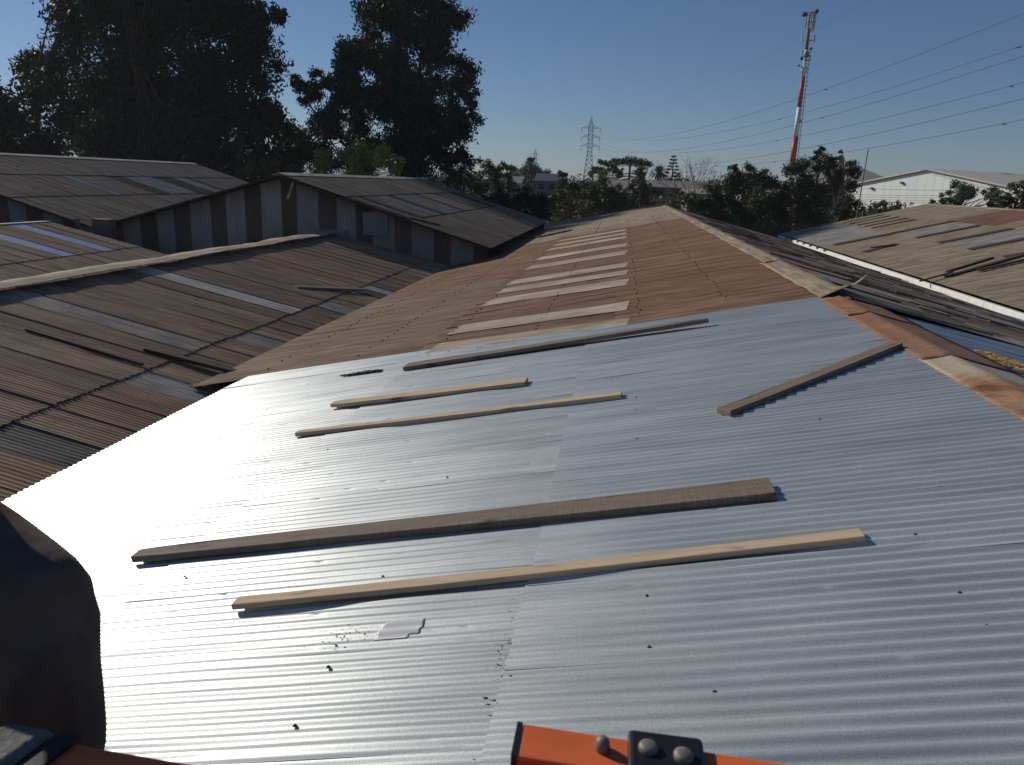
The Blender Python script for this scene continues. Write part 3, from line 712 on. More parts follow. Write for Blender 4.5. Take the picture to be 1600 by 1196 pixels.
def bolt(x, y, z, r, hh):
    m_ = MB(); n = 16
    prof = [(1.0, 0), (1.0, .45), (.9, .75), (.6, .95), (0.01, 1.0)]
    b = 0
    for pr, pz in prof:
        for i in range(n): m_.v.append((x+r*pr*math.cos(2*PI*i/n), y+r*pr*math.sin(2*PI*i/n), z+hh*pz))
    for j in range(len(prof)-1):
        for i in range(n): m_.f.append((j*n+i, j*n+(i+1) % n, (j+1)*n+(i+1) % n, (j+1)*n+i))
    return m_.build('bolt', BOLT, LAD, True)
bolt(.017, .650, -.5498, .0075, .014)
mb = MB(); mb.box((.042, .612, -.552), (.118, .676, -.541)); bevel(mb.build('bracket', RUBBER, LAD), .006, 3)
bolt(.062, .648, -.5412, .0098, .007); bolt(.096, .643, -.5412, .0098, .007)
for k in range(3):
    mb = MB(); mb.tube((.55+.3*k, .51, -.60), (.55+.3*k, .66, -.60), .015, n=12); mb.build('rung', STEEL, LAD)
# scaffold deck outside the frame that carries the person and the ladder
SCA = empty('scaffold', (0, .6, GZ), 'steel scaffold with timber deck at the near end of the zinc roof', 'scaffold')
for x in (-1.5, 1.3):
    for y in (.15, 1.15):
        mb = MB(); mb.tube((x, y, GZ), (x, y, -1.1 if y > 1 else -.648), .024, n=10); mb.build('standard', STEEL, SCA)
for y in (.15, 1.15):
    mb = MB(); mb.tube((-1.6, y+.05, -2.0), (1.4, y+.05, -2.0), .022, n=8); mb.build('ledger', STEEL, SCA)
mb = MB(); mb.tube((1.3, .1, -.665), (1.3, .8, -.665), .02, n=8); mb.build('handrail', STEEL, SCA)
mb = MB(); mb.tube((-1.5, .1, -.70), (-.2, 1.2, -.70), .001, n=8)
for k in range(4):
    mb = MB(); mb.box((-1.7, .12+k*.27, -1.97), (1.5, .37+k*.27, -1.93)); bevel(mb.build('deck_board', WOODG, SCA), .004, 1)

# ------------------------------------------------------------------ person at the left edge
PER = empty('person', (-.83, .72, -1.93), 'person in dark work clothes at the left edge, shoulder and sleeve in view', 'person')
def skin_body(name, verts, edges, radii, mat, lvl=2, root=0):
    me = bpy.data.meshes.new(name); me.from_pydata(verts, edges, []); me.update(); me.materials.append(mat)
    o = link(name, me, PER)
    s = o.modifiers.new('skin', 'SKIN'); s.use_smooth_shade = True
    for i, r in enumerate(radii):
        d = me.skin_vertices[0].data[i]; d.radius = r if isinstance(r, tuple) else (r, r); d.use_root = (i == root)
    sb = o.modifiers.new('sub', 'SUBSURF'); sb.levels = lvl; sb.render_levels = lvl
    return o
bv = [(-.86, .62, -1.03), (-.87, .66, -.85), (-.88, .71, -.66), (-.86, .75, -.49), (-.88, .76, -.38), (-.87, .80, -.30),
      (-.668, .72, -.500), (-.645, .68, -.68), (-.60, .60, -.84), (-.54, .60, -.66),
      (-1.08, .74, -.52), (-1.14, .70, -.76), (-1.08, .78, -.98),
      (-.76, .62, -1.06), (-.76, .66, -1.45), (-.76, .62, -1.86), (-.76, .72, -1.90),
      (-.97, .62, -1.06), (-.97, .68, -1.45), (-.97, .62, -1.86), (-.97, .72, -1.90)]
be = [(0, 1), (1, 2), (2, 3), (3, 4), (4, 5), (3, 6), (6, 7), (7, 8), (8, 9), (3, 10), (10, 11), (11, 12), (0, 13), (13, 14), (14, 15), (15, 16), (0, 17), (17, 18), (18, 19), (19, 20)]
br = [(.15, .11), (.15, .11), (.16, .12), (.13, .10), .055, .05, .082, .066, .05, .036, .08, .062, .045, .095, .07, .05, .045, .095, .07, .05, .045]
body = skin_body('clothed_body', bv, be, br, CLOTH)
tx = bpy.data.textures.new('folds', 'CLOUDS'); tx.noise_scale = .12
dm = body.modifiers.new('folds', 'DISPLACE'); dm.texture = tx; dm.strength = .03; dm.texture_coords = 'GLOBAL'; dm.mid_level = .5
import bmesh
def ball(name, c, rx, ry, rz, mat, parent, seg=20):
    me = bpy.data.meshes.new(name); bm = bmesh.new(); bmesh.ops.create_uvsphere(bm, u_segments=seg, v_segments=seg//2, radius=1)
    for v in bm.verts: v.co = Vector((c[0]+v.co.x*rx, c[1]+v.co.y*ry, c[2]+v.co.z*rz))
    bm.to_mesh(me); bm.free(); me.materials.append(mat)
    for p in me.polygons: p.use_smooth = True
    return link(name, me, parent)
ball('head', (-.92, .80, -.20), .075, .095, .11, SKIN, PER); ball('hair', (-.92, .79, -.17), .082, .1, .10, HAIR, PER)
ball('nose', (-.92, .90, -.21), .012, .018, .018, SKIN, PER, 10)
for s in (-1, 1): ball('ear', (-.92+s*.077, .79, -.20), .010, .018, .028, SKIN, PER, 10)
for k in range(4):
    y0 = .600+k*.0
    fv = [(-.535+k*.02, .60, -.655), (-.535+k*.02, .615, -.635), (-.535+k*.02, .628, -.655)]
    skin_body('finger', fv, [(0, 1), (1, 2)], [.009, .009, .008], SKIN, 1)
skin_body('thumb', [(-.55, .59, -.66), (-.52, .575, -.645), (-.50, .575, -.64)], [(0, 1), (1, 2)], [.011, .010, .009], SKIN, 1)

# ------------------------------------------------------------------ trees
def leaf_cloud(centers, radii, n, size, droop=.6, seed=0, flat=.8, asp=.45):
    """n small leaf cards spread through ellipsoid clumps"""
    r = np.random.default_rng(seed)
    C = np.asarray(centers, float); Rr = np.asarray(radii, float); w_ = Rr**2.2; w_ /= w_.sum()
    k = r.choice(len(C), n, p=w_)
    d = r.normal(size=(n, 3)); d /= np.linalg.norm(d, axis=1)[:, None]
    q = np.minimum(np.abs(r.normal(0, .62, n)), r.uniform(.8, 1.15, n))
    P_ = C[k] + d*(Rr[k]*q)[:, None]*np.array([1, 1, flat])
    a = r.normal(size=(n, 3)); a[:, 2] -= droop*1.6; a /= np.linalg.norm(a, axis=1)[:, None]
    b = np.cross(a, r.normal(size=(n, 3))); b /= np.linalg.norm(b, axis=1)[:, None]+1e-9
    s = size*r.uniform(.6, 1.4, n)[:, None]
    A = P_-a*s*.5; Bq = P_+b*s*asp*.5; Cq = P_+a*s*.5; Dq = P_-b*s*asp*.5
    V_ = np.stack([A, Bq, Cq, Dq], 1).reshape(-1, 3)
    return V_, np.arange(n*4).reshape(-1, 4)
def tree(name, base, crown, n, size, trunk_r, label, cat='tree', col=(.03, .045, .02), droop=.5, seed=0, grp=None, flat=.85, limbs=True, sub=9, spread=.8, subr=.5):
    """crown: list of (center, radius) lobes (world). Each lobe is broken into sub-clumps; limbs run to them."""
    rr = random.Random(seed+5); base = Vector(base)
    T = empty(name, base, label, cat, grp)
    cs, rs = [], []
    for c, r_ in crown:
        for _ in range(sub):
            d = Vector((rr.gauss(0, 1), rr.gauss(0, 1), rr.gauss(0, 1))).normalized()*r_*spread*rr.random()**.4
            cs.append(Vector(c)+Vector((d.x, d.y, d.z*flat))); rs.append(r_*subr*rr.uniform(.6, 1.25))
    V_, F_ = leaf_cloud([tuple(c) for c in cs], rs, n, size, droop, seed, flat)
    link('crown', np_mesh('crown', V_, F_, LEAF), T, color=col)
    m_ = MB(); top = max((Vector(c) for c, _ in crown), key=lambda q: q.z)
    mid = sum((Vector(c) for c, _ in crown), Vector())/len(crown)
    axis = [base, base.lerp(Vector((mid.x, mid.y, (base.z+mid.z)/2)), .6), Vector((mid.x, mid.y, mid.z)), top.lerp(mid, .3)]
    axis[1].z = (base.z+mid.z)/2
    rad = [trunk_r, trunk_r*.75, trunk_r*.45, trunk_r*.15]
    for i in range(3): m_.tube(axis[i], axis[i+1], rad[i], rad[i+1], 7)
    if limbs:
        for c in cs[::max(1, len(cs)//26)]:
            t = rr.uniform(.35, 1.0); st = axis[1].lerp(axis[2], t)
            m_.tube(st, st.lerp(c, .55)+Vector((0, 0, (c.z-st.z)*.1)), trunk_r*.28, trunk_r*.16, 5); m_.tube(st.lerp(c, .55)+Vector((0, 0, (c.z-st.z)*.1)), st.lerp(c, .85), trunk_r*.16, trunk_r*.05, 5)
    m_.build('trunk', BARK, T)
    return T
def lobes(Y, spec_, depth=3, seed=0):
    """(px, py, radius_px) in photo proportions at distance Y -> world lobes"""
    rr = random.Random(seed); out = []
    for px, py, pr in spec_:
        c = at(px, py, Y); r_ = pr*Y/1180*.99; out.append((c+Vector((0, rr.uniform(-.5, .5)*depth, 0)), r_))
    return out
EUC = (.020, .030, .017)
GE = 'tall eucalyptus trees behind the left sheds'
def gnd(px, Y):
    p = at(px, 300, Y); return (p.x, Y, GZ)
tree('eucalyptus_tree', gnd(60, 74), lobes(74, [(20, 190, 85), (70, 110, 75), (110, 40, 70), (60, 250, 80), (140, 180, 90), (-60, 210, 90), (130, -40, 70), (30, 95, 40), (-20, 130, 50)], 6, 1), 80000, .46, .45, 'leftmost massive dark eucalyptus reaching the left edge of the sky', col=EUC, seed=1, grp=GE, sub=13, subr=.56)
tree('eucalyptus_tree', gnd(215, 70), lobes(70, [(200, 60, 80), (230, 150, 85), (190, 230, 70), (260, 230, 80), (250, -20, 85), (160, 0, 70), (170, 120, 70), (220, -100, 80)], 6, 2), 80000, .46, .5, 'dark eucalyptus between the leftmost one and the one with the jagged right edge', col=(.019, .029, .018), seed=2, grp=GE, sub=13, subr=.56)
tree('eucalyptus_tree', gnd(355, 72), lobes(72, [(340, 30, 75), (385, 100, 62), (330, 130, 75), (400, 190, 60), (340, 220, 75), (420, 30, 26), (415, 60, 28), (300, -50, 80), (390, -40, 45), (432, 175, 25), (420, 250, 55), (438, 22, 20)], 5, 3), 80000, .42, .5, 'dark eucalyptus with drooping jagged right edge beside the gap of sky', col=(.020, .031, .018), seed=3, grp=GE, sub=13, subr=.56)
tree('eucalyptus_tree', gnd(655, 72), lobes(72, [(645, 45, 60), (630, 20, 45), (690, 70, 40), (605, 105, 45), (555, 115, 30), (655, 130, 65), (710, 145, 35), (640, 190, 65), (700, 200, 42), (590, 170, 45), (560, 195, 32), (575, 70, 34), (550, 95, 32), (545, 140, 34), (590, 30, 36), (700, 20, 30), (715, 110, 34), (725, 185, 30), (620, 150, 60), (640, 240, 55), (590, 235, 40), (720, 245, 25), (660, 240, 50), (620, -30, 55), (680, 10, 35), (570, 145, 30), (735, 160, 14)], 5, 4), 110000, .36, .5, 'tall freestanding dark eucalyptus in the gap right of the left group', col=(.021, .032, .02), seed=4, grp=GE, sub=13, subr=.50, spread=.78)
tree('dark_tree', gnd(505, 80), lobes(80, [(500, 125, 22), (480, 150, 25), (520, 165, 30), (490, 195, 35), (540, 210, 30), (560, 240, 28), (465, 225, 38), (500, 240, 40), (540, 255, 35), (450, 255, 30), (520, 112, 10), (478, 135, 18)], 4, 5), 34000, .36, .3, 'thin ragged dark tree in the sky gap between the eucalyptuses', col=(.018, .027, .018), seed=5, sub=10, subr=.46, spread=.8)
tree('broadleaf_tree', gnd(560, 56), lobes(56, [(500, 250, 22), (535, 245, 25), (570, 245, 25), (600, 248, 25), (625, 262, 18), (490, 268, 18), (560, 268, 28)], 3, 6), 14000, .22, .2, 'light green bushy tree right behind the taller shed ridge', col=(.24, .30, .08), seed=6, droop=.1)
tree('broadleaf_tree', gnd(425, 64), lobes(64, [(400, 268, 18), (430, 262, 18), (455, 268, 15)], 2, 7), 3500, .22, .15, 'low olive bush at the apex of the striped gable', col=(.11, .12, .05), seed=7)
GO = 'mid-distance trees beyond the long shed'
def addtree(px, Y, sp, n, sz, label, col, seed, nm='olive_tree', dr=.2, **kw):
    return tree(nm, gnd(px, Y), lobes(Y, sp, 3, seed), n, sz, .18, label, col=tuple(q*1.6 for q in col), seed=seed, droop=dr, grp=GO, **kw)
addtree(715, 75, [(705, 265, 18), (730, 270, 20), (700, 285, 18), (745, 290, 20)], 6000, .25, 'bushy olive green tree at the foot of the freestanding eucalyptus', (.05, .06, .028), 11)
addtree(775, 82, [(765, 258, 20), (790, 262, 18), (750, 275, 18), (780, 285, 20), (800, 285, 18)], 6000, .25, 'sparse light olive tree in front of the blue grey cone tree', (.085, .095, .045), 12, sub=9, subr=.34, spread=.9)
addtree(800, 66, [(790, 320, 25), (820, 318, 28), (835, 335, 25), (770, 310, 25), (850, 320, 22), (820, 300, 14)], 11000, .22, 'very dark hedge-like tree in the notch between the two roofs', (.012, .018, .012), 13)
addtree(835, 160, [(830, 268, 20), (815, 275, 18), (848, 278, 18), (828, 252, 10)], 6000, .5, 'blue grey conical tree near the smaller distant pylon', (.055, .075, .085), 14)
addtree(900, 80, [(880, 310, 22), (905, 295, 20), (925, 305, 22), (880, 288, 14), (860, 315, 18), (880, 272, 9)], 9000, .24, 'olive tree directly beyond the left eave of the long shed', (.05, .062, .026), 15)
addtree(950, 85, [(945, 312, 24), (965, 300, 18), (925, 322, 18), (975, 320, 20), (945, 285, 14)], 9000, .24, 'olive tree left of the far roof ridge tip', (.055, .066, .03), 16)
addtree(945, 130, [(940, 262, 14), (955, 256, 13), (965, 268, 12), (930, 275, 12)], 3500, .42, 'thin pale willow-like tree right of the large pylon', (.085, .10, .06), 17, sub=9, subr=.34, spread=.9)
addtree(1003, 90, [(1000, 265, 12), (1003, 280, 16), (995, 295, 16), (1010, 300, 16), (1005, 315, 14), (998, 256, 7)], 6000, .22, 'narrow dark reddish tree in front of the umbrella-shaped tree', (.05, .045, .028), 18)
addtree(1120, 68, [(1110, 300, 25), (1085, 320, 25), (1130, 325, 30), (1150, 285, 25), (1100, 330, 25), (1075, 310, 14)], 12000, .22, 'ragged olive green tree right of the ridge tip', (.05, .058, .03), 19)
addtree(1175, 66, [(1165, 290, 30), (1190, 275, 25), (1175, 265, 15), (1150, 262, 10), (1185, 320, 32), (1210, 300, 30), (1160, 335, 28)], 17000, .21, 'ragged tree at the foot of the red and white mast', (.042, .048, .026), 20)
addtree(1245, 67, [(1235, 270, 20), (1260, 262, 22), (1240, 300, 30), (1265, 290, 30), (1280, 315, 28), (1230, 335, 30), (1270, 340, 25)], 17000, .21, 'dense dark tree right of the red and white mast', (.035, .045, .024), 21)
addtree(1310, 70, [(1300, 270, 22), (1325, 265, 16), (1285, 255, 18), (1320, 290, 22), (1325, 315, 16), (1310, 335, 20), (1340, 272, 9)], 13000, .21, 'dense dark tree whose right edge meets the white warehouse', (.036, .045, .024), 22)
addtree(1283, 74, [(1285, 238, 7), (1280, 248, 8), (1290, 232, 5), (1276, 258, 9)], 2200, .2, 'slim dark treetop poking above the others right of the mast', (.02, .03, .02), 23)
addtree(1318, 76, [(1318, 237, 4), (1318, 248, 5), (1322, 258, 7)], 900, .2, 'thinnest dark treetop right of the slim one', (.025, .035, .022), 24)
addtree(1500, 64, [(1490, 300, 18), (1520, 305, 20), (1478, 312, 14), (1545, 315, 18), (1500, 318, 18)], 7500, .2, 'grey green tree in front of the white warehouse', (.10, .115, .075), 25, sub=10, subr=.36, spread=.9)
addtree(1575, 64, [(1560, 305, 16), (1580, 298, 16), (1600, 310, 20), (1575, 318, 16), (1620, 300, 20)], 7500, .2, 'grey green tree at the right edge above the beige roof', (.10, .115, .075), 26, sub=10, subr=.36, spread=.9)
addtree(1385, 66, [(1372, 320, 8), (1405, 322, 8), (1390, 318, 7)], 700, .18, 'sparse twiggy bush in front of the white warehouse wall', (.07, .075, .05), 27)
for i, px in enumerate((1090, 1070, 1068, 1125, 1145)):
    pass
# bare tree
BT = empty('bare_tree', gnd(1080, 75), 'leafless thin tree right of the ridge tip', 'tree')
mb = MB(); rr = random.Random(3)
def twig(p, d, L, r, k):
    q = p+d*L; mb.tube(p, q, r, r*.65, 5, False)
    if k:
        for _ in range(3): twig(q, (d+Vector((rr.gauss(0, .38), rr.gauss(0, .38), rr.gauss(.05, .2)))).normalized(), L*rr.uniform(.6, .85), r*.6, k-1)
b0 = at(1080, 318, 75); b0.z = GZ
twig(b0, Vector((0, 0, 1)), 3.2, .11, 5); mb.build('branches', BARK, BT)
# umbrella-shaped monkey puzzle
p = at(985, 252, 150); AR = empty('araucaria_tree', (p.x, 150, GZ), 'dark umbrella-shaped tree on the skyline', 'tree')
V1, F1 = leaf_cloud([tuple(p+Vector((dx, 0, -abs(dx)*.12))) for dx in (-3.2, -1.8, 0, 1.8, 3.2)], [1.3, 1.6, 1.7, 1.6, 1.2], 3500, .4, 0, 31, .55)
link('crown', np_mesh('crown', V1, F1, LEAF), AR, color=(.02, .028, .02))
mb = MB(); mb.tube((p.x, 150, GZ), (p.x, 150, p.z), .3, .18)
for k in range(8):
    a = k*PI/4; e = p+Vector((math.cos(a)*3.6, math.sin(a)*3, -.4)); st = Vector((p.x, 150, p.z-2.2-(k % 3)*.5)); m1 = st+Vector((math.cos(a)*3, math.sin(a)*2.5, -.4)); mb.tube(st, m1, .12, .10, 5); mb.tube(m1, e, .10, .06, 5)
mb.build('trunk', BARK, AR)
# conifer
p = at(1053, 244, 140); CF = empty('conifer', (p.x, 140, GZ), 'narrow pointed conifer with tiered branches on the skyline', 'tree')
cs = []; rs = []
for k in range(14):
    z = p.z-k*.55; w_ = .25+k*.17
    for s in range(5): a = s*1.257+k; cs.append((p.x+math.cos(a)*w_, 140+math.sin(a)*w_, z-.1)); rs.append(.32+.02*k)
V1, F1 = leaf_cloud(cs, rs, 3500, .3, .2, 33, .5); link('crown', np_mesh('crown', V1, F1, LEAF), CF, color=(.022, .032, .024))
mb = MB(); mb.tube((p.x, 140, GZ), tuple(p), .25, .04); mb.build('trunk', BARK, CF)
# palm
p = at(1029, 270, 140); PM = empty('palm_tree', (p.x, 140, GZ), 'round headed palm left of the pointed conifer', 'tree')
mb = MB(); mb.tube((p.x, 140, GZ), tuple(p), .3, .25); mb.build('trunk', BARK, PM)
Vv = []; Ff = []
for k in range(60):
    a = random.uniform(0, 2*PI); el = random.uniform(-.6, 1.3); d = Vector((math.cos(a)*math.cos(el), math.sin(a)*math.cos(el), math.sin(el))); s = d.cross(Vector((0, 0, 1))).normalized()*.16
    m1 = p+d*1.1; e = p+d*1.9+Vector((0, 0, -.6)); b = len(Vv)
    Vv += [tuple(p-s), tuple(p+s), tuple(m1+s*1.4), tuple(m1-s*1.4), tuple(e+s*.3), tuple(e-s*.3)]; Ff += [(b, b+1, b+2, b+3), (b+3, b+2, b+4, b+5)]
link('crown', np_mesh('crown', Vv, Ff, LEAF), PM, color=(.028, .036, .022))
# skyline woods as one mass
rw = random.Random(9)
for (y_, n_, pxa, pxb, top, sz, col, nm) in ((230, 30000, 640, 1420, 273, .9, (.045, .055, .04), 'far_trees'), (110, 26000, 860, 1420, 300, .45, (.085, .088, .045), 'hedge_trees')):
    cs = []; rs = []
    for _ in range(170):
        px = rw.uniform(pxa, pxb); r_ = y_*rw.uniform(.010, .02); c = at(px, top+rw.uniform(-3, 9)+(px-975)*.03, y_+rw.uniform(-6, 6)); zz = c.z-r_
        while zz > GZ: cs.append((c.x, c.y, zz)); rs.append(r_); zz -= r_*1.5
    V1, F1 = leaf_cloud(cs, rs, n_*2, sz, .2, int(y_), .9)
    tag(link(nm, np_mesh(nm, V1, F1, LEAF), color=col), 'hazy band of distant treetops along the horizon' if y_ > 200 else 'belt of scrubby trees and hedge between the sheds and the houses', 'trees', kind='stuff')
cs = []; rs = []
for _ in range(90):
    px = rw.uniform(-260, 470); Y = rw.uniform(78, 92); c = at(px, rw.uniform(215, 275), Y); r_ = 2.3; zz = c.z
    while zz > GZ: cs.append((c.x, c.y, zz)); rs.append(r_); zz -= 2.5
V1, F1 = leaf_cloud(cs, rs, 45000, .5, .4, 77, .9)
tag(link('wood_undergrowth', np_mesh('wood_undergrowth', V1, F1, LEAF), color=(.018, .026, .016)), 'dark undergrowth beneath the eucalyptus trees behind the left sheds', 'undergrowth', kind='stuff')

# ------------------------------------------------------------------ telecom mast
YM = 150.
pb = at(1236, 300, YM); pt_ = at(1264, 19, YM)
MAST = empty('telecom_mast', (pb.x, YM, GZ), 'tall red and white telecom mast with antennas above the trees', 'mast')
X0 = (pb.x+pt_.x)/2; zt = pt_.z
def zpx(py): return at(1250, py, YM).z
lv = [(19, 'r'), (75, 'w'), (120, 'r'), (168, 'w'), (213, 'r'), (258, 'w'), (300, 'r')]
lv = [(zt, 'r')]
secs = [(19, 78, REDP, .24, .28), (78, 120, WHITEP, .28, .34), (120, 168, REDP, .35, .40), (168, 214, WHITEP, .41, .46), (214, 256, REDP, .47, .52), (256, 300, WHITEP, .52, .58)]
for a, b, m_, r0, r1 in secs:
    mb = MB(); za, zb = zpx(a), zpx(b); mb.tube((X0, YM, zb+.02), (X0, YM, za), r1, r0, 14); mb.build('mast_section', m_, MAST, True)
mb = MB(); mb.tube((X0, YM, GZ), (X0, YM, zpx(300)), .9, .8, 14); mb.build('mast_section', REDP, MAST)
mb = MB()
mb.tube((X0+.75, YM-.3, zpx(256)), (X0+.55, YM-.3, zpx(85)), .05, .05, 5)
z = zpx(256)
while z < zpx(85): mb.box((X0+.4, YM-.5, z), (X0+.85, YM-.2, z+.06)); z += .7
mb.build('climbing_ladder', STEEL, MAST)
for k, (py, dx, hgt, wd) in enumerate([(33, -.75, 2.6, .22), (33, .75, 2.6, .22), (34, -.35, 2.6, .25), (35, .4, 2.5, .25), (33, .05, 2.4, .25), (60, -1.05, 1.1, .22), (62, .95, 1.2, .2), (84, -.85, 1.0, .2), (90, .75, .8, .18)]):
    z = zpx(py); a = k*1.3; mb = MB(); mb.box((X0+dx-wd/2, YM-.9+.3*(k % 3), z-hgt/2), (X0+dx+wd/2, YM-.7+.3*(k % 3), z+hgt/2)); bevel(mb.build('panel_antenna', WHITEP if k % 3 else STEEL, MAST), .03, 2)
def dish(px, py, r_, mt):
    p_ = at(px, py, YM); m_ = MB(); m_.tube((X0+(p_.x-X0), YM-1.1, p_.z), (p_.x, YM-.7, p_.z), r_, r_*.9, 16); m_.tube((p_.x, YM-.75, p_.z), (X0, YM, p_.z), .06, .06, 5); m_.build('dish_antenna', mt, MAST, True)
dish(1255, 25, .40, STEELD); dish(1274, 20, .36, STEELD); dish(1255, 111, .68, WHITEP); dish(1265, 78, .25, STEELD); dish(1251, 93, .3, STEELD); dish(1258, 88, .5, STEEL); dish(1246, 104, .2, STEEL); dish(1248, 190, .25, STEEL)
for py in (22, 36, 48, 64, 82, 95):
    z = zpx(py); mb = MB(); n = 10
    for i in range(n):
        a, b = 2*PI*i/n, 2*PI*(i+1)/n; mb.tube((X0+math.cos(a)*.85, YM+math.sin(a)*.85, z), (X0+math.cos(b)*.85, YM+math.sin(b)*.85, z), .05, .05, 4)
    for i in range(3): a = i*2.09; mb.tube((X0, YM, z), (X0+math.cos(a)*.85, YM+math.sin(a)*.85, z), .05, .05, 4)
    mb.build('platform_ring', STEEL, MAST)
mb = MB(); mb.tube((X0+.1, YM, zt), (X0+.1, YM, zt+1.0), .04, .02, 5); mb.build('lightning_rod', STEEL, MAST)

# ------------------------------------------------------------------ pylons and lines
def pylon(x, Y, ztop, label, hs=1.0):
    T = empty('power_pylon', (x, Y, GZ), label, 'pylon', 'lattice power pylons')
    H = ztop-GZ; w0 = 3.4*hs; zw = ztop-17.5*hs; w1 = 1.15*hs; r = .13*hs
    def W(z):
        if z < zw: return w0+(w1-w0)*(z-GZ)/(zw-GZ)
        if z < ztop-5.5*hs: return w1
        return w1*(1-(z-(ztop-5.5*hs))/(5.5*hs))+.05
    lev = [GZ+(zw-GZ)*t for t in (0, .22, .42, .58, .71, .82, .91, 1)]+[zw+(ztop-zw)*t for t in (.12, .24, .36, .48, .6, .69, .8, .9, 1)]
    m_ = MB()
    for a, b in zip(lev[:-1], lev[1:]):
        wa, wb = W(a), W(b); ca = [(x+sx*wa, Y+sy*wa, a) for sx, sy in ((-1, -1), (1, -1), (1, 1), (-1, 1))]; cb = [(x+sx*wb, Y+sy*wb, b) for sx, sy in ((-1, -1), (1, -1), (1, 1), (-1, 1))]
        for i in range(4):
            j = (i+1) % 4; m_.tube(ca[i], cb[i], r, r, 4, False); m_.tube(ca[i], cb[j], r*.6, r*.6, 4, False); m_.tube(ca[j], cb[i], r*.6, r*.6, 4, False); m_.tube(cb[i], cb[j], r*.6, r*.6, 4, False)
    m_.build('lattice_tower', STEELD, T)
    for z in (ztop-5.7*hs, ztop-10.2*hs, ztop-14.7*hs):
        m_ = MB(); L = 4.9*hs; ww = W(z)
        for s in (-1, 1):
            for sy in (-1, 1):
                m_.tube((x+s*ww, Y+sy*ww, z), (x+s*L, Y, z), r*.8, r*.6, 4, False); m_.tube((x+s*ww, Y+sy*ww, z+1.3*hs), (x+s*L, Y, z), r*.7, r*.5, 4, False)
            m_.tube((x+s*L*.6, Y, z), (x+s*L*.5, Y, z+.65*hs), r*.5, r*.5, 4, False)
        m_.build('cross_arm', STEELD, T)
        for s in (-1, 1):
            m_ = MB(); m_.tube((x+s*L, Y, z), (x+s*L, Y, z-2.2*hs), .12*hs, .12*hs, 5); m_.build('insulator', STEELD, T)
    return T
pylon(-19.2, 420, 34.2, 'larger lattice power pylon left of the ridge tip on the skyline')
pylon(at(837, 232, 800).x, 800, at(837, 232, 800).z, 'smaller hazy lattice pylon further left on the skyline', 1.05)
GL = 'power line conductors sweeping to the upper right'
names = [('top', 'left circuit'), ('middle', 'left circuit'), ('bottom', 'left circuit')]
k = 0
for li, (zatt, zend) in enumerate(((25.8, 20.65), (21.3, 16.0), (16.8, 11.35))):
    for side in (-1, 1):
        x1 = -19.2+side*4.85; x2 = 49.4+side*4.7; y1, y2 = 420., 86.3-side*.94
        T = empty('power_cable', (x1, y1, zatt), ('%s cable of the %s circuit sweeping to the upper right' % (('highest', 'middle', 'lowest')[li], ('left', 'right')[side > 0])), 'power line', GL)
        def P_line(t, dx=0.0):
            return Vector((x1+(x2-x1)*t+dx, y1+(y2-y1)*t, zatt+(zend-zatt)*t-4*7.91*t*(1-t)))
        for dx in (-.13, .13):
            m_ = MB(); m_.path([P_line(i/70*1.12, dx) for i in range(71)], .02, 4); m_.build('conductor', WIRE, T)
        for t in ((.17, .38, .60, .83) if side < 0 else (.28, .49, .70, .92)):
            q = P_line(t); m_ = MB(); m_.tube(q+Vector((-.2, 0, -.10)), q+Vector((.2, 0, -.10)), .055, .055, 6); m_.tube(q+Vector((-.25, 0, .02)), q+Vector((-.2, 0, -.10)), .045); m_.tube(q+Vector((.25, 0, .02)), q+Vector((.2, 0, -.10)), .045); m_.build('spacer', WIRE, T)
T = empty('ground_wire', (-19.2, 420, 34), 'faint thin earth wire above the power cables', 'power line')
m_ = MB(); m_.path([Vector((-19.2+70.2*i/60, 420-372*i/60, 34-4*8*(i/60)*(1-i/60))) for i in range(61)], .014, 4); m_.build('conductor', WIRE, T)

# ------------------------------------------------------------------ white warehouse, low houses, pole, hill
ap_ = at(1450, 267, 125.); ph_ = R(56); e_ = Vector((math.cos(ph_), -math.sin(ph_), 0)); d_ = Vector((math.sin(ph_), math.cos(ph_), 0))
rl_ = Vector(ray(1322, 300)); k_ = (ap_.x*rl_.y-ap_.y*rl_.x)/(e_.y*rl_.x-e_.x*rl_.y)     # ray meets the wall line
pl_ = ap_+e_*k_; zE = at(1322, 292, pl_.y).z; SW = -k_
WHS = empty('white_warehouse', (ap_.x, ap_.y, GZ), 'large white warehouse with pale roof behind the beige shed', 'warehouse')
def wp(sx, dd, z): return tuple(Vector((ap_.x, ap_.y, 0))+e_*sx+d_*dd+Vector((0, 0, z)))
def zt_(sx): return ap_.z-(ap_.z-zE)*abs(sx)/SW
WW = mat_flat('white_cladding', (.62, .66, .62), .6, nscale=2, amt=.06, stretch=(1, 1, .1), usecol=True)
npan = 20
for k in range(npan):
    xa = -SW+2*SW*k/npan; xb = -SW+2*SW*(k+1)/npan-.03
    mb = MB(); mb.prism([wp(xa, 0, GZ), wp(xb, 0, GZ), wp(xb, 0, zt_(xb)), wp(xa, 0, zt_(xa))], d_*.12); v = random.uniform(.97, 1.03); mb.build('wall_panel', WW, WHS, color=(.82*v, .86*v, .80*v))
for sg in (-1, 1):
    mb = MB(); a0, a1 = (-SW-.4, -.01) if sg < 0 else (.01, SW+.4)
    za, zb = zt_(a0)+.1, zt_(a1)+.1
    mb.hexa([wp(a0, -.4, za), wp(a1, -.4, zb), wp(a1, 70, zb), wp(a0, 70, za), wp(a0, -.4, za+.2), wp(a1, -.4, zb+.2), wp(a1, 70, zb+.2), wp(a0, 70, za+.2)]); mb.build('roof', WHITEP_C, WHS, color=(.62, .57, .46))
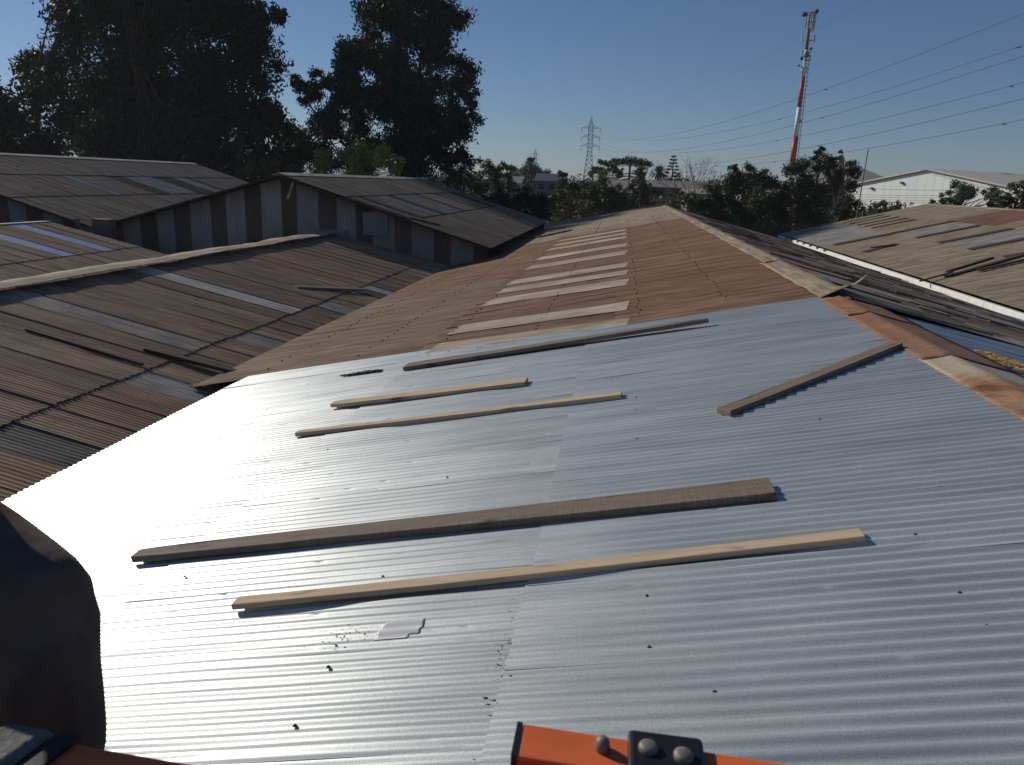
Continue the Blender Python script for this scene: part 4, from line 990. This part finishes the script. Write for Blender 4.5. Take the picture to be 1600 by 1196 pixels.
mb = MB(); mb.prism([wp(-SW, .2, GZ), wp(-SW, .2, zE), wp(-SW, 69, zE), wp(-SW, 69, GZ)], e_*.1); mb.build('side_wall', WHITEP, WHS)
for sx in (-9.5, -4.2):
    mb = MB(); z0 = zt_(sx)-1.2; mb.prism([wp(sx, -.3, z0), wp(sx+.4, -.3, z0), wp(sx+.4, -.3, z0+.3), wp(sx, -.3, z0+.3)], d_*.28); mb.build('wall_lamp', STEELD, WHS)
# second paler roof behind on the right
q0 = at(1560, 272, 230); q1 = at(1640, 275, 230)
BK = empty('far_warehouse', (q0.x+15, 250, GZ), 'cream roofed warehouse just behind the white one at the right edge', 'warehouse')
mb = MB(); mb.hexa([(q0.x-14, 236, q0.z-2.2), (q0.x+40, 236, q0.z-2.2), (q0.x+40, 270, q0.z+.1), (q0.x-14, 270, q0.z+.1), (q0.x-14, 236, q0.z-2), (q0.x+40, 236, q0.z-2), (q0.x+40, 270, q0.z+.3), (q0.x-14, 270, q0.z+.3)]); mb.build('roof', WHITEP_C, BK, color=(.45, .40, .31))
mb = MB(); mb.box((q0.x-13, 237, GZ), (q0.x+39, 269, q0.z-2.21)); mb.build('wall', WHITEP_C, BK, color=(.5, .5, .45))
# row of low houses
def house(px0, px1, py, Y, hroof, label, roofc, wallc, wins=3):
    a = at(px0, py, Y); b = at(px1, py, Y); H_ = empty('low_house', ((a.x+b.x)/2, Y+4, GZ), label, 'house', 'low houses and sheds beyond the trees')
    z = (a.z+b.z)/2; zr = z; ze = z-hroof
    mb = MB(); mb.hexa([(a.x-.4, Y-.4, ze), (b.x+.4, Y-.4, ze), (b.x+.4, Y+4, zr), (a.x-.4, Y+4, zr), (a.x-.4, Y-.4, ze+.12), (b.x+.4, Y-.4, ze+.12), (b.x+.4, Y+4, zr+.12), (a.x-.4, Y+4, zr+.12)])
    mb.hexa([(a.x-.4, Y+4.01, zr), (b.x+.4, Y+4.01, zr), (b.x+.4, Y+8.4, ze), (a.x-.4, Y+8.4, ze), (a.x-.4, Y+4.01, zr+.12), (b.x+.4, Y+4.01, zr+.12), (b.x+.4, Y+8.4, ze+.12), (a.x-.4, Y+8.4, ze+.12)])
    mb.build('roof', OLD, H_, color=roofc)
    mb = MB(); mb.box((a.x, Y, GZ), (b.x, Y+8, ze-.02)); mb.build('wall', WHITEP_C, H_, color=wallc)
    for k in range(wins):
        x = a.x+(b.x-a.x)*(k+.5)/wins; mb = MB(); mb.box((x-.6, Y-.05, ze-1.5), (x+.6, Y-.002, ze-.45)); mb.build('window', RUBBER, H_)
house(952, 1010, 283, 118, 1.1, 'small house with pale roof under the umbrella-shaped tree', (.35, .32, .28), (.30, .28, .25), 2)
house(935, 985, 291, 105, .9, 'small shed with pale tin roof left of the ridge tip', (.40, .37, .33), (.18, .17, .16), 2)
house(1020, 1155, 285, 120, 1.0, 'long low building with grey roof behind the bare tree', (.33, .31, .29), (.14, .14, .15), 6)
house(1075, 1135, 297, 100, .6, 'short pale roofed shed in front of the long low building', (.44, .41, .36), (.30, .29, .27), 2)
house(1160, 1230, 294, 112, .8, 'pale shed mostly hidden by the ragged trees', (.40, .38, .34), (.35, .34, .32), 3)
house(765, 812, 276, 135, 1.2, 'house behind the sparse light olive tree', (.30, .29, .28), (.34, .33, .32), 2)
house(838, 873, 272, 150, 1.4, 'blue grey building beside the blue grey cone tree', (.10, .13, .18), (.09, .12, .17), 2)
house(1280, 1330, 296, 110, .9, 'pale building glimpsed between the dark trees', (.5, .48, .44), (.5, .49, .46), 2)
# street poles and wires right
def pole(px, pyt, Y, label, lean=0.0):
    t = at(px, pyt, Y); P_ = empty('utility_pole', (t.x-lean, Y, GZ), label, 'pole')
    m_ = MB(); m_.tube((t.x-lean, Y, GZ), tuple(t), .055, .035, 8); m_.build('post', WOODG, P_); m_ = MB(); m_.tube((t.x, Y, t.z), (t.x+.02, Y, t.z+.2), .05, .03, 8); m_.build('insulator', STEELD, P_); return t
t1 = pole(1356, 238, 62, 'thin dark pole in front of the white warehouse', .25)
t2 = pole(1142, 288, 95, 'thin pale pole with lamp among the trees')
for i, (pya, pyb) in enumerate(((288, 296), (301, 303), (304, 307), (307, 311), (311, 314))):
    a = at(1180, pya-8, 60); b = at(1520, pyb+2, 62); T = empty('overhead_wire', a, 'thin street wire crossing in front of the white warehouse, %s' % ('highest', 'second from the top', 'middle one', 'second from the bottom', 'lowest')[i], 'wire', 'street wires in front of the warehouse')
    m_ = MB(); m_.path([a.lerp(b, s/20)-Vector((0, 0, .25*math.sin(PI*s/20))) for s in range(21)], .014, 4); m_.build('strand', WIRE, T)
# hill
p0 = at(1362, 258, 1500)
HM = mat_flat('dry_hill', (.17, .13, .10), .95, nscale=.01, amt=.5)
Vh = []; nx, ny = 60, 24
for i in range(nx):
    for j in range(ny):
        u = (i/(nx-1)-.5)*2; v = j/(ny-1)
        x = p0.x+u*260+10; y = 1500+v*500; e = math.exp(-((u+.08)/.36)**2)*1.0+.35*math.exp(-((u-.28)/.4)**2)
        Vh.append((x, y, GZ-2+(p0.z-GZ+3)*e*math.sin(PI*min(1, v*1.0))**.8*(1+.15*noise.noise(Vector((x*.02, y*.02, 0))))))
tag(link('hill', np_mesh('hill', Vh, grid_faces(nx, ny), HM, True)), kind='structure')
HM2 = mat_flat('far_hills', (.13, .12, .11), .95, nscale=.005, amt=.3)
Vh = []
for i in range(90):
    for j in range(8):
        x = -2200+i*50; e = 18+26*noise.noise(Vector((x*.0016, 3, 0)))+8*noise.noise(Vector((x*.008, 1, 0))); v = j/7
        Vh.append((x, 2500+v*300, GZ-2+max(4, e)*math.sin(PI*v)))
tag(link('far_hills', np_mesh('far_hills', Vh, grid_faces(90, 8), HM2, True)), kind='structure')

# ------------------------------------------------------------------ haze
HZ = bpy.data.materials.new('haze_air'); HZ.use_nodes = True; nt = HZ.node_tree; nt.nodes.clear()
ou = nt.nodes.new('ShaderNodeOutputMaterial'); pv = nt.nodes.new('ShaderNodeVolumePrincipled')
pv.inputs['Color'].default_value = (.82, .88, .96, 1); pv.inputs['Density'].default_value = .00024; pv.inputs['Anisotropy'].default_value = .2
nt.links.new(pv.outputs[0], ou.inputs['Volume'])
mb = MB(); mb.box((-2700, -2100, GZ-1.5), (2700, 3300, 90)); o = mb.build('haze', HZ); tag(o, kind='stuff')
